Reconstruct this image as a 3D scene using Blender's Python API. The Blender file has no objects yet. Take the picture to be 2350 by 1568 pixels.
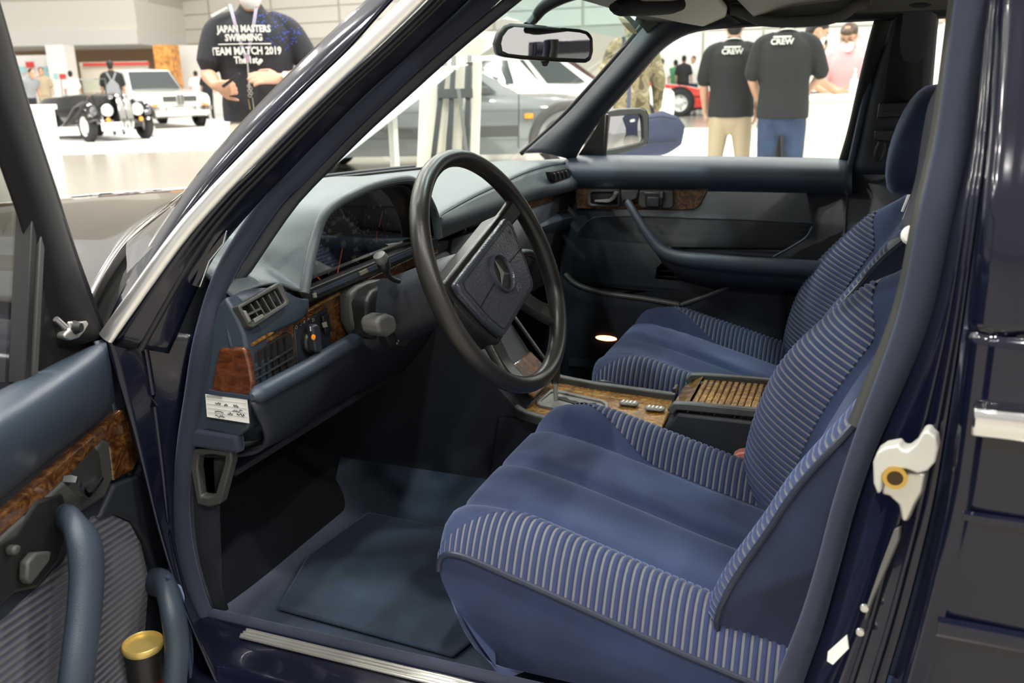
import bpy, math, random
from mathutils import Vector, Matrix
from mathutils.geometry import tessellate_polygon
random.seed(7)
SC = bpy.context.scene
COL = SC.collection
# ------------------------------------------------------------------ camera
CAM = dict(cy=-1.706, cz=1.184, yaw=0.374, pitch=0.287, roll=-0.019, f=2057.5)
IW, IH = 2350, 1568
def _cam():
    y, p, r = CAM['yaw'], CAM['pitch'], CAM['roll']
    F = Vector((-math.sin(y)*math.cos(p), math.cos(y)*math.cos(p), -math.sin(p)))
    R = Vector((math.cos(y), math.sin(y), 0)); U = R.cross(F)
    return Vector((0, CAM['cy'], CAM['cz'])), math.cos(r)*R+math.sin(r)*U, -math.sin(r)*R+math.cos(r)*U, F
CC, CR, CU, CF = _cam()
cam_data = bpy.data.cameras.new('camera'); cam = bpy.data.objects.new('camera', cam_data); COL.objects.link(cam)
cam_data.sensor_width = 36.0; cam_data.lens = CAM['f']/IW*36.0
cam_data.clip_start = 0.01; cam_data.clip_end = 300
cam_data.dof.use_dof = True; cam_data.dof.focus_distance = 1.5; cam_data.dof.aperture_fstop = 6.3
cam.matrix_world = Matrix(((CR.x, CU.x, -CF.x, CC.x), (CR.y, CU.y, -CF.y, CC.y), (CR.z, CU.z, -CF.z, CC.z), (0, 0, 0, 1)))
SC.camera = cam
# ------------------------------------------------------------------ world, light, exposure
world = bpy.data.worlds.new('hall_ambient'); SC.world = world; world.use_nodes = True
bgn = world.node_tree.nodes['Background']; bgn.inputs[0].default_value = (1.0, 0.965, 0.91, 1); bgn.inputs[1].default_value = 0.34
SC.view_settings.view_transform = 'Standard'; SC.view_settings.look = 'None'
SC.view_settings.exposure = 1.05; SC.view_settings.gamma = 1.0; SC.view_settings.use_curve_mapping = False
LAMP_STRENGTH = 300.0
# ------------------------------------------------------------------ pixel -> world (design helpers; every point gets a real plane)
def ray(u, v): return CF + CR*((u-IW/2)/CAM['f']) - CU*((v-IH/2)/CAM['f'])
def WY(u, v, Y): d = ray(u, v); return CC + d*((Y-CC.y)/d.y)
def WZ(u, v, Z): d = ray(u, v); return CC + d*((Z-CC.z)/d.z)
def WX(u, v, X): d = ray(u, v); return CC + d*((X-CC.x)/d.x)
def WP(u, v, n, c): n = Vector(n); d = ray(u, v); return CC + d*((c-n.dot(CC))/n.dot(d))
def WD(u, v, D): return CC + ray(u, v)*D          # depth along the optical axis
# ------------------------------------------------------------------ materials
def lin(r, g, b):
    f = lambda c: c/12.92 if c <= .04045 else ((c+.055)/1.055)**2.4
    return (f(r/255), f(g/255), f(b/255))
MATS = {}
def mat(name, col=(.5, .5, .5), rough=.5, metal=0.0, coat=0.0, sheen=0.0, sheen_tint=(.6, .7, 1), spec=.5, emit=None, estr=0, var=0.0, vscale=8.0, bump=0.0, bscale=300.0, vstretch=(1, 1, 1), coat_rough=.03, trans=0.0):
    m = bpy.data.materials.new(name); m.use_nodes = True; nt = m.node_tree; b = nt.nodes['Principled BSDF']
    b.inputs['Base Color'].default_value = (*col, 1); b.inputs['Roughness'].default_value = rough; b.inputs['Metallic'].default_value = metal
    b.inputs['Coat Weight'].default_value = coat; b.inputs['Coat Roughness'].default_value = coat_rough
    b.inputs['Sheen Weight'].default_value = sheen; b.inputs['Sheen Tint'].default_value = (*sheen_tint, 1); b.inputs['Sheen Roughness'].default_value = .35
    b.inputs['Specular IOR Level'].default_value = spec; b.inputs['Transmission Weight'].default_value = trans
    if emit: b.inputs['Emission Color'].default_value = (*emit, 1); b.inputs['Emission Strength'].default_value = estr
    if var or bump:
        tc = nt.nodes.new('ShaderNodeTexCoord')
        mp = nt.nodes.new('ShaderNodeMapping'); nt.links.new(tc.outputs['Object'], mp.inputs[0]); mp.inputs['Scale'].default_value = vstretch
    if var:
        nz = nt.nodes.new('ShaderNodeTexNoise'); nz.inputs['Scale'].default_value = vscale; nz.inputs['Detail'].default_value = 4
        nt.links.new(mp.outputs[0], nz.inputs[0])
        mr = nt.nodes.new('ShaderNodeMapRange'); mr.inputs[1].default_value = .3; mr.inputs[2].default_value = .7
        mr.inputs[3].default_value = 1-var; mr.inputs[4].default_value = 1+var; nt.links.new(nz.outputs[0], mr.inputs[0])
        mx = nt.nodes.new('ShaderNodeVectorMath'); mx.operation = 'SCALE'; mx.inputs[0].default_value = col
        nt.links.new(mr.outputs[0], mx.inputs[3]); nt.links.new(mx.outputs[0], b.inputs['Base Color'])
    if bump:
        n2 = nt.nodes.new('ShaderNodeTexNoise'); n2.inputs['Scale'].default_value = bscale; n2.inputs['Detail'].default_value = 2
        nt.links.new(mp.outputs[0], n2.inputs[0])
        bp = nt.nodes.new('ShaderNodeBump'); bp.inputs['Strength'].default_value = bump; bp.inputs['Distance'].default_value = .002
        nt.links.new(n2.outputs[0], bp.inputs['Height']); nt.links.new(bp.outputs[0], b.inputs['Normal'])
    MATS[name] = m
    return m
def ramp_mat(name, build, rough=.4, coat=0.0, sheen=0.0, coat_rough=.03):
    """material whose colour comes from build(nt, coords) -> colour socket"""
    m = bpy.data.materials.new(name); m.use_nodes = True; nt = m.node_tree; b = nt.nodes['Principled BSDF']
    b.inputs['Roughness'].default_value = rough; b.inputs['Coat Weight'].default_value = coat; b.inputs['Coat Roughness'].default_value = coat_rough; b.inputs['Sheen Weight'].default_value = sheen
    tc = nt.nodes.new('ShaderNodeTexCoord')
    r = build(nt, tc.outputs['Object'])
    if isinstance(r, tuple):
        bp = nt.nodes.new('ShaderNodeBump'); bp.inputs['Strength'].default_value = .6; bp.inputs['Distance'].default_value = .003
        nt.links.new(r[1], bp.inputs['Height']); nt.links.new(bp.outputs[0], b.inputs['Normal']); r = r[0]
    nt.links.new(r, b.inputs['Base Color'])
    MATS[name] = m
    return m
def ramp(nt, fac, stops):
    c = nt.nodes.new('ShaderNodeValToRGB'); e = c.color_ramp.elements
    while len(e) < len(stops): e.new(.5)
    for x, (p, col) in zip(e, stops): x.position = p; x.color = (*col, 1)
    nt.links.new(fac, c.inputs[0]); return c.outputs[0]
def noise(nt, vec, scale, detail=4, rough=.5, dist=0.0, stretch=None):
    if stretch:
        mp = nt.nodes.new('ShaderNodeMapping'); mp.inputs['Scale'].default_value = stretch; nt.links.new(vec, mp.inputs[0]); vec = mp.outputs[0]
    n = nt.nodes.new('ShaderNodeTexNoise'); n.inputs['Scale'].default_value = scale; n.inputs['Detail'].default_value = detail
    n.inputs['Roughness'].default_value = rough; n.inputs['Distortion'].default_value = dist; nt.links.new(vec, n.inputs[0]); return n.outputs[0]
def wood(name, dark, mid, light, scale):
    return ramp_mat(name, lambda nt, c: ramp(nt, noise(nt, c, scale, 6, .65, 2.2, (1, 1, 1.3)), [(.28, dark), (.47, mid), (.62, light), (.75, dark)]), rough=.25, coat=1.0)
wood('burl_wood', (.018, .007, .003), (.062, .024, .008), (.17, .075, .018), 34)
wood('console_wood', (.05, .018, .005), (.20, .09, .018), (.36, .20, .045), 40)
wood('red_wood', (.030, .008, .004), (.085, .022, .008), (.14, .04, .013), 28)
def corduroy(name, a, b, scale, axis):
    def f(nt, c):
        mp = nt.nodes.new('ShaderNodeMapping'); nt.links.new(c, mp.inputs[0]); mp.inputs['Rotation'].default_value = axis
        w = nt.nodes.new('ShaderNodeTexWave'); w.inputs['Scale'].default_value = scale; w.bands_direction = 'Z'; nt.links.new(mp.outputs[0], w.inputs[0])
        return ramp(nt, w.outputs[1], [(.3, a), (.7, b)]), w.outputs[1]
    return ramp_mat(name, f, rough=.95, sheen=.3)
corduroy('door_corduroy', (.006, .008, .018), (.030, .034, .058), 22.0, (0, 0, 0))
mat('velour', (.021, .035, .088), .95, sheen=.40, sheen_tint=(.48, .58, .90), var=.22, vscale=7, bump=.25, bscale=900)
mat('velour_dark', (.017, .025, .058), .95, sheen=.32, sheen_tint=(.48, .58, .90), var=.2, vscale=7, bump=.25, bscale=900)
mat('cord_valley', (.135, .135, .15), .9, bump=.2, bscale=800)
mat('cord_ridge', (.021, .034, .090), .95, sheen=.5, sheen_tint=(.48, .58, .90))
mat('piping', (.02, .026, .045), .35)
mat('vinyl_navy', (.032, .046, .066), .42, bump=.25, bscale=700)
mat('vinyl_dash', (.072, .092, .102), .42, bump=.25, bscale=700)
mat('vinyl_dark', (.016, .020, .028), .5, bump=.25, bscale=700)
mat('trim_grey', (.045, .047, .045), .5, bump=.2, bscale=700)
mat('black_plastic', (.012, .012, .012), .4)
mat('matte_black', (.006, .006, .006), .8)
mat('wheel_leather', (.018, .017, .016), .34, bump=.12, bscale=420)
mat('frame_black', (.006, .006, .007), .6, spec=.2)
mat('hub_pad', (.042, .048, .064), .24, bump=.35, bscale=260)
mat('rubber', (.010, .010, .011), .5)
mat('seal_velvet', (.018, .023, .042), .9, sheen=.28, sheen_tint=(.5, .6, 1), bump=.3, bscale=900)
mat('paint_navy', (.0035, .0045, .014), .12, coat=.40, spec=.35, coat_rough=.02)
mat('paint_inner', (.0032, .0042, .013), .25, coat=.3)
mat('hood_reflection_brown', (.030, .024, .020), .10, coat=1.0, metal=.0)  # brown of the reflected ceiling put into the navy hood's colour
mat('chrome', (.80, .80, .80), .10, metal=1.0)
mat('bright_trim', (.92, .92, .90), .32, metal=.9)
mat('satin_metal', (.62, .61, .57), .38, metal=.85)
mat('zinc', (.52, .52, .48), .5, metal=.3)
mat('brass', (.60, .40, .10), .3, metal=.9)
mat('bronze', (.05, .03, .01), .5, metal=.5)
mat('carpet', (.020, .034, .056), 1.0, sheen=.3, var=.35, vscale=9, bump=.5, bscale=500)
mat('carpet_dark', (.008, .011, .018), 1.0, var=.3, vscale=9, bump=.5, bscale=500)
mat('headliner', (.20, .185, .145), .95, bump=.2, bscale=400)
mat('headliner_trim', (.085, .082, .068), .8)
mat('visor_dark', (.014, .014, .015), .9, spec=.2)
mat('visor_fabric', (.30, .28, .22), .9)
m_ = mat('sticker', (.55, .46, .32), .7)
nt_ = m_.node_tree; tb_ = nt_.nodes.new('ShaderNodeBsdfTranslucent'); tb_.inputs[0].default_value = (.55, .46, .32, 1); mx_ = nt_.nodes.new('ShaderNodeMixShader')
nt_.links.new(nt_.nodes['Principled BSDF'].outputs[0], mx_.inputs[1]); nt_.links.new(tb_.outputs[0], mx_.inputs[2]); nt_.links.new(mx_.outputs[0], nt_.nodes['Material Output'].inputs[0])
mat('paper', (.80, .80, .76), .7)
mat('ink', (.05, .05, .08), .7)
mat('ink_grey', (.35, .35, .35), .7)
mat('white_print', (.62, .62, .58), .6)
mat('dim_print', (.22, .21, .17), .6)
mat('needle_orange', (.75, .16, .02), .5)
mat('switch_orange', (.95, .30, .02), .4)
mat('gauge_face', (.008, .009, .013), .35)
mat('red_dim', (.16, .03, .03), .6)
mat('buckle_red', (.55, .20, .16), .35)
mat('gate_grey', (.12, .12, .11), .45)
mat('amber', (.85, .30, .02), .25, coat=.5)
mat('lamp_glow', (.9, .4, .1), .5, emit=(1.0, .36, .14), estr=3.5)
def glassmat(name, tint, refl=1.0):
    m = bpy.data.materials.new(name); m.use_nodes = True; nt = m.node_tree; nt.nodes.clear()
    o = nt.nodes.new('ShaderNodeOutputMaterial'); t = nt.nodes.new('ShaderNodeBsdfTransparent'); t.inputs[0].default_value = (*tint, 1)
    g = nt.nodes.new('ShaderNodeBsdfGlossy'); g.inputs['Roughness'].default_value = .02
    fr = nt.nodes.new('ShaderNodeFresnel'); fr.inputs[0].default_value = 1.45
    ml = nt.nodes.new('ShaderNodeMath'); ml.operation = 'MULTIPLY'; ml.inputs[1].default_value = refl; nt.links.new(fr.outputs[0], ml.inputs[0])
    mx = nt.nodes.new('ShaderNodeMixShader'); nt.links.new(ml.outputs[0], mx.inputs[0]); nt.links.new(t.outputs[0], mx.inputs[1]); nt.links.new(g.outputs[0], mx.inputs[2])
    nt.links.new(mx.outputs[0], o.inputs[0]); MATS[name] = m
glassmat('windscreen_glass', (.86, .92, .90), .8)
glassmat('window_glass', (.90, .95, .93), .6)
glassmat('rear_glass', (.22, .24, .25), 1.0)
glassmat('tint_band', (.66, .88, .88), .6)
glassmat('gauge_lens', (.9, .9, .9), .55)
mat('mirror_glass', (.9, .9, .9), .02, metal=1.0)
# ------------------------------------------------------------------ geometry helpers
ORG = {}
XF = [None]           # current transform for locally authored things
def V(*a): return Vector(a)
def link(o, parent=None):
    COL.objects.link(o)
    if parent is not None:
        o.parent = parent
        if parent.name in ORG: o.matrix_parent_inverse = Matrix.Translation(-ORG[parent.name])
    return o
def tag(o, label=None, cat=None, group=None, kind=None):
    if label: o['label'] = label
    if cat: o['category'] = cat
    if group: o['group'] = group
    if kind: o['kind'] = kind
    return o
def thing(name, loc, label, cat, group=None, kind=None):
    o = bpy.data.objects.new(name, None); o.empty_display_size = .05
    loc = Vector(loc)
    if XF[0] is not None: loc = XF[0] @ loc
    o.location = loc; COL.objects.link(o); ORG[o.name] = loc
    return tag(o, label, cat, group, kind)
def mesh(name, verts, faces, m, parent=None, smooth=40, bevel=0.0, seg=2, sub=0, solid=0.0, soff=-1, local=False):
    me = bpy.data.meshes.new(name)
    vs = [Vector(v) for v in verts]
    if XF[0] is not None and not local: vs = [XF[0] @ v for v in vs]
    me.from_pydata([tuple(v) for v in vs], [], faces); me.validate(); me.update()
    mm = MATS[m] if isinstance(m, str) else m
    me.materials.append(mm)
    if smooth:
        me.shade_smooth(); me.set_sharp_from_angle(angle=math.radians(smooth))
    o = bpy.data.objects.new(name, me); link(o, parent)
    if solid: s = o.modifiers.new('thick', 'SOLIDIFY'); s.thickness = solid; s.offset = soff
    if bevel:
        b = o.modifiers.new('bevel', 'BEVEL'); b.width = bevel; b.segments = seg; b.limit_method = 'ANGLE'; b.angle_limit = math.radians(35)
    if sub: s = o.modifiers.new('sub', 'SUBSURF'); s.levels = sub; s.render_levels = sub
    return o
def cr(pts, n, closed=False):
    pts = [Vector(p) for p in pts]; N = len(pts)
    if N == 1: return [pts[0].copy() for _ in range(n)]
    if N == 2 and not closed: return [pts[0].lerp(pts[1], i/(n-1)) for i in range(n)]
    out = []
    segs = N if closed else N-1
    for i in range(n):
        t = i/(n if closed else n-1)*segs; k = min(int(t), segs-1); f = t-k
        g = (lambda j: pts[j % N]) if closed else (lambda j: pts[max(0, min(N-1, j))])
        p0, p1, p2, p3 = g(k-1), g(k), g(k+1), g(k+2)
        if not closed:
            if k == 0: p0 = p1*2-p2
            if k == N-2: p3 = p2*2-p1
        out.append(.5*((2*p1)+(p2-p0)*f+(2*p0-5*p1+4*p2-p3)*f*f+(3*p1-p0-3*p2+p3)*f**3))
    return out
def arc(pts, n, closed=False):
    """Catmull-Rom resampled to equal arc length"""
    d = cr(pts, max(n*8, 64), closed)
    if closed: d.append(d[0].copy())
    L = [0]
    for a, b in zip(d, d[1:]): L.append(L[-1]+(b-a).length)
    out = []; j = 0
    for i in range(n):
        t = L[-1]*i/(n if closed else n-1)
        while j < len(L)-2 and L[j+1] < t: j += 1
        f = (t-L[j])/max(1e-9, L[j+1]-L[j]); out.append(d[j].lerp(d[j+1], min(1, f)))
    return out
def gridfaces(nu, nv, cu=False, cv=False):
    f = []
    for j in range(nv if cv else nv-1):
        for i in range(nu if cu else nu-1):
            a = j*nu+i; b = j*nu+(i+1) % nu; c = ((j+1) % nv)*nu+(i+1) % nu; d = ((j+1) % nv)*nu+i
            f.append((a, b, c, d))
    return f
def loft(name, curves, m, parent=None, nu=16, nv=8, lin_v=False, cu=False, **k):
    cs = [arc(c, nu, cu) if len(c) > 1 else cr(c, nu) for c in curves]
    rows = []
    if lin_v:
        rows = cs
    else:
        cols = [cr([c[i] for c in cs], nv) for i in range(nu)]
        rows = [[cols[i][j] for i in range(nu)] for j in range(nv)]
    vs = [p for r in rows for p in r]
    return mesh(name, vs, gridfaces(nu, len(rows), cu), m, parent, **k)
def frames(path, up):
    up = Vector(up); out = []
    for i, p in enumerate(path):
        t = (path[min(i+1, len(path)-1)]-path[max(i-1, 0)]).normalized()
        s = t.cross(up)
        if s.length < 1e-4: s = t.cross(Vector((.3, .9, .1)))
        s.normalize(); out.append((p, t, s, s.cross(t).normalized()))
    return out
def sweep(name, path, prof, m, parent=None, up=(0, 0, 1), n=0, scale=None, caps=True, **k):
    """prof: closed list of (side, up) offsets"""
    if n: path = arc(path, n)
    path = [Vector(p) for p in path]
    vs = []; np_ = len(prof)
    for i, (p, t, s, u) in enumerate(frames(path, up)):
        sc = scale(i/(len(path)-1)) if scale else 1.0
        for a, b in prof: vs.append(p+s*(a*sc)+u*(b*sc))
    f = gridfaces(np_, len(path), True)
    if caps: f += [tuple(range(np_))[::-1], tuple(range((len(path)-1)*np_, len(path)*np_))]
    return mesh(name, vs, f, m, parent, **k)
def circ(r, n=10, ry=None): return [(r*math.cos(2*math.pi*i/n), (ry or r)*math.sin(2*math.pi*i/n)) for i in range(n)]
def tube(name, path, r, m, parent=None, n=0, sides=10, up=(0, 0, 1), scale=None, ry=None, **k):
    return sweep(name, path, circ(r, sides, ry), m, parent, up, n, scale, **k)
def prism(name, poly, vec, m, parent=None, **k):
    poly = [Vector(p) for p in poly]; vec = Vector(vec); n = len(poly)
    vs = poly+[p+vec for p in poly]
    tri = tessellate_polygon([poly])
    k.setdefault('smooth', 35)
    if k.get('bevel'): caps = [tuple(range(n)), tuple(range(2*n-1, n-1, -1))]
    else: caps = [tuple(t) for t in tri]+[tuple(n+i for i in reversed(t)) for t in tri]
    f = caps+[(i, i+n, (i+1) % n+n, (i+1) % n) for i in range(n)]
    o = mesh(name, vs, f, m, parent, **k)
    return o
def ringplate(name, outer, inner, vec, m, parent=None, **k):
    """flat frame between two outlines with the same point count"""
    o = [Vector(p) for p in outer]; i_ = [Vector(p) for p in inner]; vec = Vector(vec); n = len(o)
    vs = o+i_+[p+vec for p in o]+[p+vec for p in i_]; f = []
    for a in range(n):
        b = (a+1) % n
        f += [(a, b, n+b, n+a), (2*n+a, 3*n+a, 3*n+b, 2*n+b), (a, 2*n+a, 2*n+b, b), (n+a, n+b, 3*n+b, 3*n+a)]
    return mesh(name, vs, f, m, parent, **k)
def box(name, c, s, m, parent=None, R=None, bevel=0.004, **k):
    c = Vector(c); h = Vector(s)*.5; vs = []
    for x in (-1, 1):
        for y in (-1, 1):
            for z in (-1, 1):
                p = Vector((x*h.x, y*h.y, z*h.z)); vs.append(c+(R @ p if R else p))
    f = [(0, 1, 3, 2), (4, 6, 7, 5), (0, 4, 5, 1), (2, 3, 7, 6), (0, 2, 6, 4), (1, 5, 7, 3)]
    return mesh(name, vs, f, m, parent, bevel=min(bevel, min(s)*.45), **k)
def axes(n, up=(0, 0, 1)):
    z = Vector(n).normalized(); x = Vector(up).cross(z)
    if x.length < 1e-4: x = Vector((1, 0, 0))
    x.normalize(); y = z.cross(x)
    return Matrix((x, y, z)).transposed()
def lathe(name, prof, c, axis, m, parent=None, n=24, caps=True, sx=1.0, sy=1.0, up=(0, 0, 1), **k):
    """prof: list of (radius, height along axis)"""
    A = axes(axis, up); c = Vector(c); vs = []
    for r, h in prof:
        for i in range(n):
            a = 2*math.pi*i/n; vs.append(c+A @ Vector((r*sx*math.cos(a), r*sy*math.sin(a), h)))
    f = gridfaces(n, len(prof), True)
    if caps: f += [tuple(range(n))[::-1], tuple(range((len(prof)-1)*n, len(prof)*n))]
    return mesh(name, vs, f, m, parent, **k)
def bar(name, a, b, w, h, m, parent=None, up=(0, 0, 1), bevel=.0015, **k):
    a, b = Vector(a), Vector(b)
    return sweep(name, [a, b], [(-w/2, -h/2), (w/2, -h/2), (w/2, h/2), (-w/2, h/2)], m, parent, up, bevel=bevel, **k)
def rrect(c, ax, ay, w, h, r, n=4):
    c, ax, ay = Vector(c), Vector(ax).normalized(), Vector(ay).normalized(); out = []
    for sx, sy, a0 in ((1, 1, 0), (-1, 1, 90), (-1, -1, 180), (1, -1, 270)):
        for i in range(n+1):
            a = math.radians(a0+90*i/n); out.append(c+ax*(sx*(w/2-r)+r*math.cos(a))+ay*(sy*(h/2-r)+r*math.sin(a)))
    return out
def text(name, s, M, size, m, parent=None, ext=.0004, align='CENTER', bold=0.0, wrap=None, sx=1.0, shear=0.0):
    cu = bpy.data.curves.new('t', 'FONT'); cu.body = s; cu.size = size; cu.extrude = ext; cu.align_x = align; cu.align_y = 'CENTER'; cu.offset = bold; cu.resolution_u = 2; cu.shear = shear
    o = bpy.data.objects.new('t', cu); COL.objects.link(o)
    dg = bpy.context.evaluated_depsgraph_get(); e = o.evaluated_get(dg); me0 = e.to_mesh()
    vs = [Vector((v.co.x*sx, v.co.y, v.co.z)) for v in me0.vertices]; fs = [tuple(p.vertices) for p in me0.polygons]
    e.to_mesh_clear(); bpy.data.objects.remove(o); bpy.data.curves.remove(cu)
    vs = [wrap(v) for v in vs] if wrap else [M @ v for v in vs]
    return mesh(name, vs, fs, m, parent, smooth=0)
def frame_at(c, xdir, ydir):
    x = Vector(xdir).normalized(); y = Vector(ydir); z = x.cross(y).normalized(); y = z.cross(x)
    M = Matrix((x, y, z)).transposed().to_4x4(); M.translation = Vector(c); return M
def sstep(a, b, x):
    t = max(0., min(1., (x-a)/(b-a))); return t*t*(3-2*t)
def lins(a, b, n): return [a+(b-a)*i/(n-1) for i in range(n)]
# ------------------------------------------------------------------ exhibition hall
mat('hall_floor', (.27, .25, .21), .22, var=.06, vscale=.6)
mat('booth_carpet', (.82, .81, .78), .8)
mat('wall_beige', (.60, .57, .50), .8)
mat('wall_light', (.80, .77, .70), .8)
mat('wall_tan', (.42, .29, .19), .8)
mat('white_board', (.80, .79, .75), .6)
mat('cream_board', (.72, .68, .56), .6)
mat('sign_red', (.62, .06, .05), .5)
mat('sign_teal', (.35, .60, .60), .5)
mat('sign_blue', (.08, .20, .55), .5)
mat('sign_navy', (.012, .016, .05), .5)
mat('orange_wrap', (.75, .33, .08), .6, var=.5, vscale=6)
mat('lamp_lens', (.9, .9, .9), .4, emit=(1, .96, .90), estr=LAMP_STRENGTH)
mat('lamp_shell', (.3, .3, .3), .5)
fl = mesh('floor', [V(-70, -30, 0), V(50, -30, 0), V(50, 70, 0), V(-70, 70, 0)], [(0, 1, 2, 3)], 'hall_floor', None, smooth=0)
tag(fl, 'polished concrete exhibition hall floor', None, None, 'structure')
def ground(u, v): return WZ(u, v, 0)
def flat_patch(name, pts, m, label, z=.006):
    o = prism(name, [V(p.x, p.y, 0) for p in pts], (0, 0, z), m, None); tag(o, label, None, None, 'structure'); return o
flat_patch('floor_carpet_left', [ground(-200, 352), ground(110, 356), ground(520, 343), ground(760, 330), WD(760, 205, 45), WD(-300, 208, 45)], 'booth_carpet', 'white booth carpet under the classic cars')
flat_patch('floor_carpet_right', [V(-3.2, 2.4, 0), V(4.5, 2.4, 0), V(6, 10, 0), V(6, 19, 0), V(-4.8, 19.0, 0), V(-4.2, 9, 0)], 'booth_carpet', 'white booth carpet beyond the passenger side')
def wall(name, A, B, z0, z1, m, th=.3):
    n = Vector((B-A).to_2d().orthogonal().normalized().to_3d())
    if n.dot(V(A.x, A.y, 0)-V(0, CC.y, 0)) < 0: n = -n
    o = prism(name, [V(A.x, A.y, z0), V(B.x, B.y, z0), V(B.x, B.y, z1), V(A.x, A.y, z1)], n*th, m, None)
    tag(o, None, None, None, 'structure'); return o, n
WA_, WB_ = WD(250, 192, 44), WD(1560, 181, 31)
wb, nb_ = wall('wall_back', WA_, WB_, 0, 10, 'wall_beige')
for r in range(9):
    for c in range(8):
        a = V(WA_.x, WA_.y, 0).lerp(V(WB_.x, WB_.y, 0), c/8+.002); b = V(WA_.x, WA_.y, 0).lerp(V(WB_.x, WB_.y, 0), (c+1)/8-.002)
        z = 2.9+r*.62
        prism('panel', [a+V(0, 0, z)-nb_*.02, b+V(0, 0, z)-nb_*.02, b+V(0, 0, z+.585)-nb_*.02, a+V(0, 0, z+.585)-nb_*.02], nb_*-.05, 'wall_light', wb)
WC_, WD_ = WD(1480, 181, 30.6), WD(2500, 165, 27)
wr, nr_ = wall('wall_right', WC_, WD_, 0, 10, 'wall_beige')
for c in range(7):
    a = V(WC_.x, WC_.y, 0).lerp(V(WD_.x, WD_.y, 0), c/7+.003); b = V(WC_.x, WC_.y, 0).lerp(V(WD_.x, WD_.y, 0), (c+1)/7-.003)
    prism('panel', [a+V(0, 0, 2.55)-nr_*.02, b+V(0, 0, 2.55)-nr_*.02, b+V(0, 0, 6)-nr_*.02, a+V(0, 0, 6)-nr_*.02], nr_*-.04, 'wall_light' if c % 2 else 'wall_beige', wr)
    prism('panel', [a+V(0, 0, .0)-nr_*.02, b+V(0, 0, .0)-nr_*.02, b+V(0, 0, 2.5)-nr_*.02, a+V(0, 0, 2.5)-nr_*.02], nr_*-.08, 'white_board', wr)
# left mezzanine block with shops below
MA, MB_ = WD(-260, 195, 36), WD(330, 192, 36)
mz = lambda y: 1.184+(192-y)/2057*36
md = (V(MB_.x, MB_.y, 0)-V(MA.x, MA.y, 0)).normalized(); mn = V(-md.y, md.x, 0)
if mn.dot(V(MA.x, MA.y, 0)) < 0: mn = -mn
def mezz(name, z0, z1, off, m, d=6):
    o = prism(name, [V(MA.x, MA.y, z0)+mn*off, V(MB_.x, MB_.y, z0)+mn*off, V(MB_.x, MB_.y, z1)+mn*off, V(MA.x, MA.y, z1)+mn*off], mn*d, m, None); return tag(o, None, None, None, 'structure')
mezz('wall_mezzanine', mz(72), mz(10), .05, 'wall_light')
mezz('trim_fascia', mz(105), mz(72), -.05, 'white_board')
mezz('wall_gallery', mz(10), 10, 1.5, 'wall_beige')
mezz('wall_recess', 0, mz(105), 5.5, 'wall_tan', .4)
def board(name, u0, v0, u1, v1, D, m, label, cat, th=.06, group=None):
    a, b = WD(u0, v1, D), WD(u1, v1, D); c, d = WD(u1, v0, D), WD(u0, v0, D)
    f = V(CF.x, CF.y, 0).normalized()
    zb, zt = a.z, d.z
    o = prism(name, [V(a.x, a.y, zb), V(b.x, b.y, zb), V(b.x, b.y, zt), V(a.x, a.y, zt)], f*th, m, None)
    return tag(o, label, cat, group)
def on_floor(name, u0, u1, vtop, D, m, label, cat, th=.1):
    a = WD(u0, 200, D); b = WD(u1, 200, D); zt = WD((u0+u1)/2, vtop, D).z; f = V(CF.x, CF.y, 0).normalized()
    o = prism(name, [V(a.x, a.y, 0), V(b.x, b.y, 0), V(b.x, b.y, zt), V(a.x, a.y, zt)], f*th, m, None)
    return tag(o, label, cat)
on_floor('booth_partition', 20, 175, 127, 33, 'white_board', 'white shop booth wall under the mezzanine at far left', 'booth wall')
on_floor('white_column', 118, 160, 104, 32, 'white_board', 'square white column between the shop recesses', 'column', .8)
on_floor('booth_partition', 190, 345, 142, 34, 'cream_board', 'cream shop booth wall with red banner behind the white coupe', 'booth wall')
on_floor('orange_column', 362, 402, 104, 34, 'orange_wrap', 'orange patterned column beside the shops', 'column', .9)
on_floor('booth_partition', 402, 520, 104, 36, 'white_board', 'white shop booth wall behind the man in the printed shirt', 'booth wall')
board('red_banner', 190, 145, 342, 152, 33.6, 'sign_red', 'long red banner strip over the cream shop booth', 'banner')
board('red_sign', 402, 106, 490, 112, 35.94, 'sign_red', 'red and white shop sign right of the orange column', 'sign')
board('red_sign', 402, 112.5, 490, 127, 35.94, 'white_board', 'white lit shop name board right of the orange column', 'sign')
board('red_poster', 60, 142, 78, 156, 32.5, 'sign_red', 'larger red poster square on the far left booth wall', 'poster')
board('red_poster', 123, 155, 137, 166, 31.9, 'sign_red', 'small red poster on the white column, upper one', 'poster')
board('red_poster', 137, 170, 152, 181, 31.9, 'sign_red', 'small red poster on the white column, lower one', 'poster')
board('teal_poster', 40, 153, 58, 166, 32.5, 'sign_teal', 'pale teal poster left of the larger red poster', 'poster')
board('teal_poster', 98, 153, 117, 165, 32.5, 'sign_teal', 'pale teal poster right of the larger red poster', 'poster')
board('teal_poster', 101, 168, 121, 184, 32.4, 'sign_teal', 'pale teal poster lowest on the far left booth wall', 'poster')
board('teal_poster', 124, 168, 134, 182, 31.9, 'sign_teal', 'narrow pale teal poster between two small red posters', 'poster')
board('direction_sign', 121, 84, 134, 89, 35.5, 'sign_red', 'tiny red hanging plate on the white fascia', 'sign')
board('direction_sign', 152, 78, 163, 92, 35.5, 'sign_blue', 'tiny blue hanging plate on the white fascia', 'sign')
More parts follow.
